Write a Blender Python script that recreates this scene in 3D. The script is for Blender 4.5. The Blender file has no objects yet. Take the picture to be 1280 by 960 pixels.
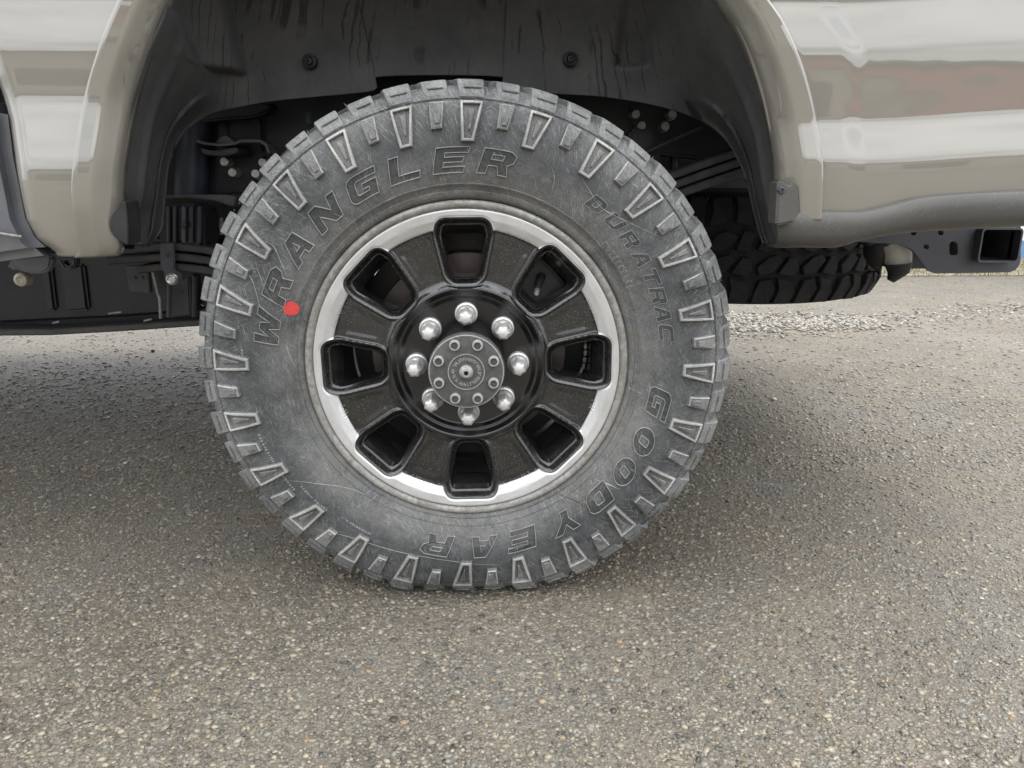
import bpy, bmesh, math, random
import numpy as np
from mathutils import Vector, Matrix
from mathutils.geometry import tessellate_polygon
R = math.radians
scene = bpy.context.scene
col = scene.collection
rnd = random.Random(7)

# ------------------------------------------------------------------ camera
CAM = Vector((0.040, -1.115, 0.669)); PITCH = R(15.5); YAW = R(-1.5); F = 924.0
cd = bpy.data.cameras.new('camera'); cam = bpy.data.objects.new('camera', cd); col.objects.link(cam)
cd.sensor_width = 36.0; cd.lens = F / 1280 * 36; cd.clip_start = 0.02; cd.clip_end = 1000
cam.location = CAM
cam.rotation_euler = (R(90) - PITCH, 0, YAW)
scene.camera = cam
# ------------------------------------------------------------------ sky and sun (overcast)
SUN_EL, SUN_AZ = 62, 62
w = bpy.data.worlds.new('World'); scene.world = w; w.use_nodes = True
nt = w.node_tree; nt.nodes.clear()
o_ = nt.nodes.new('ShaderNodeOutputWorld'); bg = nt.nodes.new('ShaderNodeBackground')
sky = nt.nodes.new('ShaderNodeTexSky'); sky.sky_type = 'NISHITA'; sky.sun_disc = False
sky.sun_elevation = R(SUN_EL); sky.sun_rotation = R(SUN_AZ); sky.dust_density = 2.0; sky.air_density = 1.0
tc = nt.nodes.new('ShaderNodeTexCoord')
mp = nt.nodes.new('ShaderNodeMapping'); mp.inputs['Scale'].default_value = (1.6, 1.6, 5.0)
nz = nt.nodes.new('ShaderNodeTexNoise'); nz.inputs['Scale'].default_value = 1.7; nz.inputs['Detail'].default_value = 6; nz.inputs['Roughness'].default_value = .55
rp = nt.nodes.new('ShaderNodeValToRGB'); rp.color_ramp.elements[0].position = .30; rp.color_ramp.elements[1].position = .56
rp.color_ramp.elements[0].color = (.55, .55, .55, 1); rp.color_ramp.elements[1].color = (1, 1, 1, 1)
cl = nt.nodes.new('ShaderNodeValToRGB'); cl.color_ramp.elements[0].position = .25; cl.color_ramp.elements[1].position = .75
cl.color_ramp.elements[0].color = (7.0, 7.3, 7.8, 1); cl.color_ramp.elements[1].color = (13.5, 13.5, 13.4, 1)
mx = nt.nodes.new('ShaderNodeMix'); mx.data_type = 'RGBA'
L = nt.links.new
L(tc.outputs['Generated'], mp.inputs['Vector']); L(mp.outputs[0], nz.inputs['Vector'])
L(nz.outputs['Fac'], rp.inputs['Fac']); L(nz.outputs['Fac'], cl.inputs['Fac'])
L(rp.outputs['Color'], mx.inputs['Factor']); L(sky.outputs['Color'], mx.inputs['A']); L(cl.outputs['Color'], mx.inputs['B'])
sp_ = nt.nodes.new('ShaderNodeSeparateXYZ'); L(tc.outputs['Generated'], sp_.inputs[0])
mz = nt.nodes.new('ShaderNodeMapRange'); mz.inputs['From Min'].default_value = 0; mz.inputs['From Max'].default_value = 1; mz.inputs['To Min'].default_value = .58; mz.inputs['To Max'].default_value = 1.74
L(sp_.outputs['Z'], mz.inputs['Value'])
vm = nt.nodes.new('ShaderNodeVectorMath'); vm.operation = 'SCALE'; L(mx.outputs['Result'], vm.inputs[0]); L(mz.outputs[0], vm.inputs['Scale'])
L(vm.outputs[0], bg.inputs['Color']); bg.inputs['Strength'].default_value = 0.115
L(bg.outputs[0], o_.inputs['Surface'])
sd = bpy.data.lights.new('sun', 'SUN'); sd.energy = 1.4; sd.angle = R(35); sd.color = (1, .96, .9)
so = bpy.data.objects.new('sun', sd); col.objects.link(so)
az = R(SUN_AZ)                      # sky: azimuth clockwise from +Y
sdir = Vector((math.sin(az) * math.cos(R(SUN_EL)), math.cos(az) * math.cos(R(SUN_EL)), math.sin(R(SUN_EL))))
so.rotation_euler = (-sdir).to_track_quat('-Z', 'Y').to_euler()
vs = scene.view_settings; vs.view_transform = 'Standard'; vs.look = 'None'; vs.exposure = 1.08; vs.gamma = 1
vs.use_curve_mapping = False

# ------------------------------------------------------------------ measuring helpers: photo pixel -> point on a plane of the place
_rot = cam.rotation_euler.to_matrix()
def ray(px, py):
    return _rot @ Vector(((px - 640) / F, (480 - py) / F, -1.0))
def P(px, py, Y):
    d = ray(px, py); t = (Y - CAM.y) / d.y; q = CAM + d * t
    return (q.x, q.z)
def G(px, py):
    d = ray(px, py); t = -CAM.z / d.z; q = CAM + d * t
    return (q.x, q.y)

# ------------------------------------------------------------------ materials
def new_mat(name):
    m = bpy.data.materials.new(name); m.use_nodes = True
    return m, m.node_tree, m.node_tree.nodes['Principled BSDF']
class NT:
    """tiny node-building helper"""
    def __init__(s, t): s.t = t; s.n = t.nodes; s.l = t.links
    def node(s, kind, **kw):
        n = s.n.new(kind)
        for k, v in kw.items():
            if k in n.inputs: s.put(n.inputs[k], v)
            else: setattr(n, k, v)
        return n
    def put(s, sock, v):
        if isinstance(v, bpy.types.NodeSocket): s.l.new(v, sock)
        else: sock.default_value = v
    def coord(s): return s.node('ShaderNodeTexCoord').outputs['Object']
    def mapping(s, v, loc=(0, 0, 0), rot=(0, 0, 0), scale=(1, 1, 1)):
        n = s.node('ShaderNodeMapping'); s.put(n.inputs['Vector'], v)
        n.inputs['Location'].default_value = loc; n.inputs['Rotation'].default_value = rot; n.inputs['Scale'].default_value = scale
        return n.outputs[0]
    def noise(s, v, scale, detail=4, rough=.5, dist=0.):
        n = s.node('ShaderNodeTexNoise'); s.put(n.inputs['Vector'], v)
        n.inputs['Scale'].default_value = scale; n.inputs['Detail'].default_value = detail
        n.inputs['Roughness'].default_value = rough; n.inputs['Distortion'].default_value = dist
        return n.outputs['Fac']
    def voro(s, v, scale, feature='F1', out='Distance', rnd=1.0):
        n = s.node('ShaderNodeTexVoronoi', feature=feature); s.put(n.inputs['Vector'], v)
        n.inputs['Scale'].default_value = scale; n.inputs['Randomness'].default_value = rnd
        return n.outputs[out]
    def ramp(s, f, stops, interp='LINEAR'):
        n = s.node('ShaderNodeValToRGB'); s.put(n.inputs['Fac'], f); e = n.color_ramp.elements; n.color_ramp.interpolation = interp
        while len(e) < len(stops): e.new(.5)
        for i, (p, c) in enumerate(stops):
            e[i].position = p
            e[i].color = (c, c, c, 1) if not isinstance(c, tuple) else (*c, 1)
        return n.outputs['Color']
    def math(s, op, a, b=0., clamp=False):
        n = s.node('ShaderNodeMath', operation=op, use_clamp=clamp); s.put(n.inputs[0], a); s.put(n.inputs[1], b); return n.outputs[0]
    def mix(s, f, a, b, blend='MIX'):
        n = s.node('ShaderNodeMix', data_type='RGBA', blend_type=blend)
        s.put(n.inputs['Factor'], f)
        for k, v in (('A', a), ('B', b)):
            sock = [i for i in n.inputs if i.name == k and i.type == 'RGBA'][0]
            s.put(sock, (*v, 1) if isinstance(v, tuple) else ((v, v, v, 1) if isinstance(v, (int, float)) else v))
        return [o for o in n.outputs if o.type == 'RGBA'][0]
    def bump(s, h, strength=.3, dist=.002, normal=None):
        n = s.node('ShaderNodeBump'); s.put(n.inputs['Height'], h); n.inputs['Strength'].default_value = strength; n.inputs['Distance'].default_value = dist
        if normal is not None: s.put(n.inputs['Normal'], normal)
        return n.outputs[0]
M = {}
def simple(name, c, rough=.5, metal=0., spec=.5, noise=0., nscale=40., dust=None, dust_amt=0., bump=0., bscale=300., coat=0.):
    m, t, b = new_mat(name); q = NT(t); v = q.coord()
    c_ = q.mix(0., c, c)
    if noise:
        f = q.noise(v, nscale, 5, .6)
        c_ = q.mix(q.ramp(f, [(.3, 0.), (.7, 1.)]), tuple(x * (1 - noise) for x in c), tuple(min(1, x * (1 + noise)) for x in c))
    if dust:
        f = q.noise(v, 22., 7, .68); f2 = q.noise(v, 190., 3, .6)
        k = q.math('MULTIPLY', q.ramp(q.math('ADD', q.math('MULTIPLY', f, .7), q.math('MULTIPLY', f2, .3)), [(.40, 0.), (.66, 1.)]), dust_amt)
        c_ = q.mix(k, c_, dust)
        t.links.new(q.math('ADD', q.math('MULTIPLY', k, .45), rough, True), b.inputs['Roughness'])
    else: b.inputs['Roughness'].default_value = rough
    t.links.new(c_, b.inputs['Base Color'])
    b.inputs['Metallic'].default_value = metal; b.inputs['Specular IOR Level'].default_value = spec
    b.inputs['Coat Weight'].default_value = coat; b.inputs['Coat Roughness'].default_value = .08
    if bump: t.links.new(q.bump(q.noise(v, bscale, 4, .65), bump, .001), b.inputs['Normal'])
    M[name] = m; return m
simple('navy_frame', (.0080, .0095, .0150), .38, spec=.45, noise=.4, nscale=14, bump=.1, bscale=120, dust=(.06, .058, .055), dust_amt=.10)
simple('frame_grey', (.045, .047, .058), .5, spec=.4, noise=.3, nscale=20, bump=.12, dust=(.12, .115, .11), dust_amt=.3)
simple('black_plastic', (.013, .013, .015), .5, spec=.4, noise=.3, nscale=25, bump=.25, bscale=500, dust=(.09, .085, .075), dust_amt=.2)
simple('spring_steel', (.018, .0185, .022), .5, spec=.5, noise=.35, nscale=30, bump=.25, dust=(.10, .095, .085), dust_amt=.3)
simple('spare_rubber', (.016, .0165, .019), .75, spec=.3, noise=.4, nscale=35, bump=.3, dust=(.06, .058, .054), dust_amt=.35)
simple('zinc', (.55, .55, .54), .38, metal=.9, noise=.25, nscale=160, bump=.15, dust=(.35, .33, .30), dust_amt=.4)
simple('chrome_nut', (.62, .615, .60), .44, metal=.75, noise=.15, nscale=220, bump=.06, bscale=600, dust=(.5, .49, .46), dust_amt=.35)
simple('hub_steel', (.060, .064, .063), .55, metal=.3, noise=.35, nscale=120, bump=.5, bscale=700, dust=(.15, .15, .142), dust_amt=.6)
simple('hub_edge', (.30, .30, .285), .65, metal=.2, noise=.3, nscale=200, bump=.4, bscale=700)
simple('rotor', (.085, .072, .068), .38, metal=.6, noise=.25, nscale=30)
simple('caliper', (.012, .012, .013), .4, noise=.3, nscale=60, bump=.3)
simple('gloss_black', (.006, .006, .0065), .16, spec=.6, noise=.2, nscale=60, dust=(.09, .085, .075), dust_amt=.12)
simple('flange', (.30, .295, .28), .55, metal=.5, noise=.35, nscale=130, dust=(.20, .185, .16), dust_amt=.8, bump=.3)
simple('red_paint', (.56, .050, .045), .6, noise=.12, nscale=200)
simple('connector_grey', (.46, .45, .42), .6, noise=.15)
simple('green_clip', (.008, .035, .03), .5)
simple('white_wall', (.74, .77, .78), .5, noise=.05, nscale=2)
simple('blue_base', (.12, .24, .38), .6, noise=.1)
simple('white_stone', (.62, .59, .53), .85)
simple('roof_dark', (.06, .06, .06), .8)
simple('brick_wall', (.48, .14, .13), .85, noise=.25, nscale=1.2)
simple('tan_wall', (.40, .36, .30), .85, noise=.15, nscale=.8)
simple('window_dark', (.03, .035, .04), .1)

def m_paint():
    m, t, b = new_mat('beige_paint'); q = NT(t); v = q.coord()
    n = q.noise(v, 3., 3); fl = q.noise(v, 2600., 1)
    c = q.mix(n, (.172, .162, .135), (.184, .174, .146)); c = q.mix(q.math('MULTIPLY', fl, .12), c, (.30, .285, .24))
    # road film: fine specks, thicker low down on the panel
    sp = q.ramp(q.noise(v, 420., 2, .7), [(.66, 0.), (.72, 1.)])
    zz = t.nodes.new('ShaderNodeSeparateXYZ'); t.links.new(v, zz.inputs[0])
    lo = q.ramp(q.math('MULTIPLY', q.noise(v, 6., 4), 1.0), [(.42, 0.), (.7, 1.)])
    k = q.math('MULTIPLY', q.math('MULTIPLY', sp, lo), .35)
    c = q.mix(k, c, (.17, .155, .13))
    t.links.new(c, b.inputs['Base Color'])
    b.inputs['Metallic'].default_value = .12; b.inputs['Roughness'].default_value = .38
    b.inputs['Coat Weight'].default_value = 1; b.inputs['Coat Roughness'].default_value = .025; b.inputs['Coat IOR'].default_value = 2.05
    wv = q.noise(v, 9., 2, .4)
    bn = q.bump(wv, .10, .004); t.links.new(bn, b.inputs['Coat Normal'])
    M['beige_paint'] = m
m_paint()
def m_liner():
    m, t, b = new_mat('liner_felt'); q = NT(t); v = q.coord()
    g = q.noise(v, 420., 3, .7); big = q.noise(v, 11., 6, .7)
    c = q.mix(q.ramp(big, [(.35, 0.), (.7, 1.)]), (.050, .0515, .054), (.082, .082, .081))
    c = q.mix(q.ramp(g, [(.55, 0.), (.75, .5)]), c, (.13, .122, .108))
    # dried trickles: thin dark wandering vertical lines
    wob = q.noise(v, 16., 4, .55)
    sx = t.nodes.new('ShaderNodeSeparateXYZ'); t.links.new(v, sx.inputs[0])
    xx = q.math('ADD', q.math('MULTIPLY', sx.outputs['X'], q.math('SUBTRACT', 1., q.math('MULTIPLY', sx.outputs['Y'], 1.6))), q.math('MULTIPLY', wob, .014))
    cb = t.nodes.new('ShaderNodeCombineXYZ'); t.links.new(q.math('MULTIPLY', xx, 58.), cb.inputs[0]); t.links.new(q.math('MULTIPLY', sx.outputs['Z'], 1.2), cb.inputs[2])
    st = q.voro(cb.outputs[0], 1.0, 'DISTANCE_TO_EDGE')
    ln = q.ramp(st, [(.0, 1.), (.022, 1.), (.045, 0.)])
    ln = q.math('MULTIPLY', ln, q.ramp(q.noise(q.mapping(v, scale=(1, 1, 1.1)), 12., 2), [(.47, 0.), (.55, 1.)]))
    ng = t.nodes.new('ShaderNodeNewGeometry'); sn = t.nodes.new('ShaderNodeSeparateXYZ'); t.links.new(ng.outputs['True Normal'], sn.inputs[0])
    ln = q.math('MULTIPLY', ln, q.ramp(q.math('ABSOLUTE', sn.outputs['Y']), [(.32, 0.), (.52, 1.)]))
    c = q.mix(q.math('MULTIPLY', ln, .8), c, (.010, .010, .011))
    wide = q.ramp(q.noise(q.mapping(v, scale=(1, 1, .10)), 60., 3, .5), [(.4, 0.), (.7, 1.)])
    c = q.mix(q.math('MULTIPLY', wide, .14), c, (.10, .095, .085))
    t.links.new(c, b.inputs['Base Color'])
    t.links.new(q.math('SUBTRACT', .78, q.math('MULTIPLY', ln, .2)), b.inputs['Roughness'])
    b.inputs['Specular IOR Level'].default_value = .35
    t.links.new(q.bump(g, .6, .0012), b.inputs['Normal'])
    M['liner_felt'] = m
m_liner()
def m_trim():
    m, t, b = new_mat('grey_trim'); q = NT(t); v = q.coord()
    c = q.mix(q.noise(v, 9., 5, .6), (.050, .049, .046), (.085, .082, .074))
    for rot, th in ((.7, .66), (1.0, .69), (.4, .7)):
        s = q.ramp(q.noise(q.mapping(q.mapping(v, rot=(0, rot, 0)), scale=(9, 9, 110)), 9., 2, .5), [(th, 0.), (th + .03, 1.)])
        c = q.mix(q.math('MULTIPLY', s, .28), c, (.26, .255, .24))
    t.links.new(c, b.inputs['Base Color']); b.inputs['Roughness'].default_value = .46
    t.links.new(q.bump(q.noise(v, 700., 2), .25, .0006), b.inputs['Normal'])
    M['grey_trim'] = m
m_trim()
ZC = 0.395
def m_rubber(name, base, dustc, amt, edge=False):
    m, t, b = new_mat(name); q = NT(t); v = q.coord()
    vc = q.mapping(v, loc=(0, 0, -ZC))
    sx = t.nodes.new('ShaderNodeSeparateXYZ'); t.links.new(vc, sx.inputs[0])
    ang = q.math('ARCTAN2', sx.outputs['Z'], sx.outputs['X'])
    rr = q.math('POWER', q.math('ADD', q.math('MULTIPLY', sx.outputs['X'], sx.outputs['X']), q.math('MULTIPLY', sx.outputs['Z'], sx.outputs['Z'])), .5)
    pc = t.nodes.new('ShaderNodeCombineXYZ'); t.links.new(q.math('MULTIPLY', ang, .32), pc.inputs[0]); t.links.new(rr, pc.inputs[1]); t.links.new(sx.outputs['Y'], pc.inputs[2])
    n1 = q.noise(v, 9., 6, .62); n2 = q.noise(v, 55., 6, .7, .6); n3 = q.noise(v, 430., 3, .75)
    cloud = q.math('ADD', q.math('MULTIPLY', n1, .42), q.math('ADD', q.math('MULTIPLY', n2, .26), q.math('MULTIPLY', n3, .32)))
    k = q.math('MULTIPLY', q.math('MULTIPLY', q.ramp(cloud, [(.40, 0.), (.60, 1.)]), q.ramp(rr, [(.26, 1.), (.295, .9), (.316, .42), (.345, .5), (.372, 1.)])), amt)
    c = q.mix(k, base, dustc)
    # brownish dust rubbed in round the bead
    bead = q.math('MULTIPLY', q.ramp(rr, [(.255, 1.), (.315, 0.)]), q.ramp(q.noise(v, 30., 6, .7), [(.38, 0.), (.62, 1.)]))
    c = q.mix(q.math('MULTIPLY', bead, .55), c, (.16, .148, .125))
    # scuffs: short hair-thin pale scratches in many directions
    for i, (rot, sc) in enumerate(((.5, 1), (1.15, 1.3), (-.45, .9), (2.2, 1.15), (-.95, 1.4), (1.75, .8))):
        f = q.noise(q.mapping(q.mapping(v, loc=(i * 3.1, i, 0), rot=(0, rot, 0)), scale=(7 * sc, 5, 150 * sc)), 7., 2, .45, .35)
        msk = q.ramp(q.noise(v, 12. + i * 2, 3, .6), [(.46, 0.), (.60, 1.)])
        s = q.math('MULTIPLY', q.ramp(f, [(.645, 0.), (.69, 1.)]), msk)
        c = q.mix(q.math('MULTIPLY', s, .55), c, (.33, .33, .32))
    rad = q.ramp(q.noise(q.mapping(q.mapping(pc.outputs[0], rot=(0, 0, .45)), scale=(110, 10, 10)), 5., 3, .6), [(.56, 0.), (.72, 1.)])
    outm = q.ramp(rr, [(.318, 0.), (.35, 1.)])
    c = q.mix(q.math('MULTIPLY', q.math('MULTIPLY', rad, outm), .55), c, (.31, .305, .285))
    t.links.new(c, b.inputs['Base Color']); b.inputs['Roughness'].default_value = .62; b.inputs['Specular IOR Level'].default_value = .4
    t.links.new(q.bump(q.math('ADD', n2, q.math('MULTIPLY', n3, .6)), .35, .0012), b.inputs['Normal'])
    M[name] = m
m_rubber('tyre_rubber', (.032, .0345, .037), (.150, .154, .154), 1.)
m_rubber('tyre_lug', (.060, .063, .064), (.22, .22, .212), 1.)
m_rubber('lug_edge', (.17, .17, .163), (.52, .515, .49), 1.)
m_rubber('tyre_block', (.060, .064, .065), (.23, .235, .23), 1.)
m_rubber('letter_fill', (.020, .022, .025), (.070, .073, .075), .7)
m_rubber('letter_edge', (.16, .165, .165), (.34, .34, .33), 1.)
simple('tread_dark', (.03, .03, .031), .85, noise=.3, nscale=60, dust=(.13, .12, .105), dust_amt=.6, bump=.4)
def m_rim():
    m, t, b = new_mat('rim_face'); q = NT(t); v = q.coord()
    vc = q.mapping(v, loc=(0, 0, -ZC))
    sx = t.nodes.new('ShaderNodeSeparateXYZ'); t.links.new(vc, sx.inputs[0])
    rr = q.math('POWER', q.math('ADD', q.math('MULTIPLY', sx.outputs['X'], sx.outputs['X']), q.math('MULTIPLY', sx.outputs['Z'], sx.outputs['Z'])), .5)
    at = t.nodes.new('ShaderNodeAttribute'); at.attribute_name = 'dwin'
    k = q.math('MULTIPLY', q.math('GREATER_THAN', rr, .2080), q.math('GREATER_THAN', at.outputs['Fac'], .0110))
    fl = q.voro(v, 1900., 'F1', 'Color'); fv = q.math('MULTIPLY', q.math('POWER', q.noise(v, 1500., 2, .6), 3.), 1.)
    blk = q.mix(q.ramp(q.noise(v, 900., 3, .7), [(.56, 0.), (.74, 1.)]), (.0065, .0065, .0068), (.075, .071, .064))
    dz = q.ramp(q.noise(v, 14., 5, .65), [(.35, .15), (.65, 1.)])
    blk = q.mix(q.math('MULTIPLY', q.math('MULTIPLY', dz, q.math('GREATER_THAN', rr, .131)), .05), blk, (.085, .08, .068))
    dn = t.nodes.new('ShaderNodeTexVoronoi'); t.links.new(v, dn.inputs['Vector']); dn.inputs['Scale'].default_value = 420.
    dsp = t.nodes.new('ShaderNodeSeparateColor'); t.links.new(dn.outputs['Color'], dsp.inputs[0])
    spk = q.math('MULTIPLY', q.math('LESS_THAN', dn.outputs['Distance'], .26), q.math('GREATER_THAN', dsp.outputs[0], .72))
    blk = q.mix(q.math('MULTIPLY', spk, .55), blk, (.17, .165, .155))
    sil = q.mix(q.noise(v, 20., 5), (.54, .545, .55), (.63, .635, .64))
    sil = q.mix(q.ramp(q.noise(v, 500., 3, .7), [(.62, 0.), (.70, .6)]), sil, (.35, .34, .32))
    sil = q.mix(q.math('MULTIPLY', q.ramp(q.noise(v, 26., 5, .7), [(.42, 0.), (.68, 1.)]), .35), sil, (.40, .385, .35))
    t.links.new(q.mix(k, blk, sil), b.inputs['Base Color'])
    t.links.new(q.math('MULTIPLY', k, .6), b.inputs['Metallic'])
    t.links.new(q.math('ADD', q.math('MULTIPLY', k, .16), q.math('MULTIPLY', q.ramp(dz, [(.2, .14), (1., .34)]), q.ramp(rr, [(.125, .4), (.140, 1.)]))), b.inputs['Roughness'])
    b.inputs['Coat Weight'].default_value = .7; b.inputs['Coat Roughness'].default_value = .08
    t.links.new(q.bump(q.noise(v, 900., 2), .10, .0005), b.inputs['Normal'])
    M['rim_face'] = m
m_rim()
STONES = [(0., (.045, .043, .040)), (.10, (.100, .093, .083)), (.28, (.180, .160, .130)), (.48, (.225, .196, .150)), (.63, (.250, .228, .190)),
          (.76, (.185, .195, .188)), (.87, (.285, .252, .196)), (.965, (.36, .325, .255)), (.985, (.29, .195, .11)), (1., (.48, .455, .40))]
STONES = [(p, (c[0] * .88, c[1] * .865, c[2] * .82)) for p, c in STONES]
def m_asphalt():
    m, t, b = new_mat('asphalt'); q = NT(t); v = q.coord()
    vw = q.mapping(v)
    c1 = t.nodes.new('ShaderNodeTexVoronoi'); t.links.new(vw, c1.inputs['Vector']); c1.inputs['Scale'].default_value = 150.
    s1 = t.nodes.new('ShaderNodeSeparateColor'); t.links.new(c1.outputs['Color'], s1.inputs[0])
    st = q.ramp(s1.outputs[0], [(p, tuple(x * .92 for x in c)) for p, c in STONES])
    fine = t.nodes.new('ShaderNodeTexVoronoi'); t.links.new(vw, fine.inputs['Vector']); fine.inputs['Scale'].default_value = 420.
    s2 = t.nodes.new('ShaderNodeSeparateColor'); t.links.new(fine.outputs['Color'], s2.inputs[0])
    bind = q.ramp(s2.outputs[0], [(0., (.070, .062, .049)), (.5, (.155, .135, .101)), (.85, (.20, .177, .136)), (1., (.28, .25, .20))])
    on = q.ramp(c1.outputs['Distance'], [(.36, 1.), (.5, 0.)])
    c = q.mix(q.math('MULTIPLY', on, .75), bind, st)
    big = q.noise(v, 1.7, 6, .6); b2 = q.noise(v, 6., 5, .6)
    c = q.mix(q.ramp(big, [(.42, 0.), (.68, .5)]), c, q.mix(.75, c, (.195, .198, .196)))
    c = q.mix(q.ramp(b2, [(.44, 0.), (.70, .55)]), c, (.215, .178, .125))
    c = q.mix(1., c, q.ramp(q.noise(v, 75., 3, .75), [(.30, .50), (.70, 1.06)]), 'MULTIPLY')
    c = q.mix(1., c, q.ramp(q.noise(v, 2.6, 5, .65), [(.32, .80), (.68, 1.12)]), 'MULTIPLY')
    # fine cracks
    dv = t.nodes.new('ShaderNodeVectorMath'); dv.operation = 'ADD'
    nn = t.nodes.new('ShaderNodeTexNoise'); t.links.new(v, nn.inputs['Vector']); nn.inputs['Scale'].default_value = 5.; nn.inputs['Detail'].default_value = 5
    sc = t.nodes.new('ShaderNodeVectorMath'); sc.operation = 'SCALE'; sc.inputs['Scale'].default_value = .16; t.links.new(nn.outputs['Color'], sc.inputs[0])
    t.links.new(v, dv.inputs[0]); t.links.new(sc.outputs[0], dv.inputs[1])
    ck = q.voro(dv.outputs[0], 1.1, 'DISTANCE_TO_EDGE')
    ckm = q.math('MULTIPLY', q.ramp(ck, [(.0, 1.), (.003, .7), (.006, 0.)]), q.ramp(q.noise(v, 1.3, 3), [(.48, 0.), (.58, 1.)]))
    gy_ = t.nodes.new('ShaderNodeSeparateXYZ'); t.links.new(v, gy_.inputs[0]); ckm = q.math('MULTIPLY', ckm, q.ramp(gy_.outputs['Y'], [(.5, 0.), (.9, 1.)]))
    c = q.mix(q.math('MULTIPLY', ckm, .45), c, (.03, .029, .027))
    t.links.new(c, b.inputs['Base Color']); b.inputs['Roughness'].default_value = .58; b.inputs['Specular IOR Level'].default_value = .4
    h = q.math('ADD', q.math('MULTIPLY', on, .8), q.math('ADD', q.math('MULTIPLY', q.noise(v, 260., 4, .7), .8), q.math('MULTIPLY', ckm, -1.5)))
    t.links.new(q.bump(h, .75, .003), b.inputs['Normal'])
    M['asphalt'] = m
m_asphalt()
def m_chips(name, stops, rough=.7):
    m, t, b = new_mat(name); q = NT(t); v = q.coord()
    g = t.nodes.new('ShaderNodeNewGeometry')
    c = q.ramp(g.outputs['Random Per Island'], stops)
    c = q.mix(q.math('MULTIPLY', q.noise(v, 700., 3, .7), .5), c, q.mix(.5, c, (.05, .047, .042)))
    t.links.new(c, b.inputs['Base Color']); b.inputs['Roughness'].default_value = rough
    M[name] = m
m_chips('chips', STONES, .36)
m_chips('pale_gravel', [(0., (.09, .083, .072)), (.25, (.19, .178, .155)), (.6, (.29, .275, .24)), (1., (.40, .38, .34))], .85)
m_chips('grass', [(0., (.10, .11, .035)), (.5, (.16, .15, .06)), (.8, (.26, .22, .11)), (1., (.08, .11, .03))], .8)

# ------------------------------------------------------------------ mesh helpers
def link(name, me, parent=None, mats=()):
    ob = bpy.data.objects.new(name, me); col.objects.link(ob)
    for m in mats: me.materials.append(M[m] if isinstance(m, str) else m)
    if parent: ob.parent = parent
    return ob
def mk(name, verts, faces, mat, parent=None, smooth=False, mi=None, angle=None):
    me = bpy.data.meshes.new(name); me.from_pydata([tuple(v) for v in verts], [], faces); me.validate(); me.update()
    bm = bmesh.new(); bm.from_mesh(me); bmesh.ops.recalc_face_normals(bm, faces=bm.faces); bm.to_mesh(me); bm.free()
    ob = link(name, me, parent, mat if isinstance(mat, (list, tuple)) else [mat])
    if mi is not None: me.polygons.foreach_set('material_index', mi)
    if smooth:
        me.polygons.foreach_set('use_smooth', [True] * len(me.polygons))
        if angle: me.set_sharp_from_angle(angle=R(angle))
    return ob
def bm_obj(name, bm, mat, parent=None, bevel=0., seg=2, smooth=True, angle=35):
    bmesh.ops.recalc_face_normals(bm, faces=bm.faces)
    if bevel:
        es = [e for e in bm.edges if e.is_manifold and e.calc_face_angle(0) > R(30)]
        bmesh.ops.bevel(bm, geom=es, offset=bevel, segments=seg, affect='EDGES', clamp_overlap=True)
    me = bpy.data.meshes.new(name); bm.to_mesh(me); bm.free()
    ob = link(name, me, parent, [mat])
    if smooth:
        me.polygons.foreach_set('use_smooth', [True] * len(me.polygons)); me.set_sharp_from_angle(angle=R(angle))
    return ob
def prism(name, poly, y0, y1, mat, parent=None, bevel=0., seg=2, holes=()):
    """outline in X/Z with thickness y0..y1; holes are real openings"""
    bm = bmesh.new()
    loops = [poly] + list(holes); allp = [p for l in loops for p in l]
    tri = tessellate_polygon([[Vector((p[0], p[1], 0)) for p in l] for l in loops])
    f = [bm.verts.new((p[0], y0, p[1])) for p in allp]; k = [bm.verts.new((p[0], y1, p[1])) for p in allp]
    if holes:
        for a in tri: bm.faces.new([f[i] for i in a]); bm.faces.new([k[i] for i in reversed(a)])
    else:
        bm.faces.new(f); bm.faces.new(k[::-1])
    s = 0
    for l in loops:
        n = len(l)
        for i in range(n):
            a, b_ = s + i, s + (i + 1) % n
            bm.faces.new((f[a], f[b_], k[b_], k[a]))
        s += n
    return bm_obj(name, bm, mat, parent, bevel, seg)
def box(name, c, s, mat, parent=None, bevel=0., rot=None, seg=2):
    bm = bmesh.new(); bmesh.ops.create_cube(bm, size=1)
    for v in bm.verts:
        v.co = Vector((v.co.x * s[0], v.co.y * s[1], v.co.z * s[2]))
    if rot: bmesh.ops.rotate(bm, verts=bm.verts, matrix=Matrix.Rotation(rot[1], 3, rot[0]))
    bmesh.ops.translate(bm, verts=bm.verts, vec=c)
    return bm_obj(name, bm, mat, parent, bevel, seg)
def circ(cx, cz, r, n=20, sx=1., sz=1., ph=0.):
    return [(cx + r * sx * math.cos(2 * math.pi * i / n + ph), cz + r * sz * math.sin(2 * math.pi * i / n + ph)) for i in range(n)]
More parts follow.
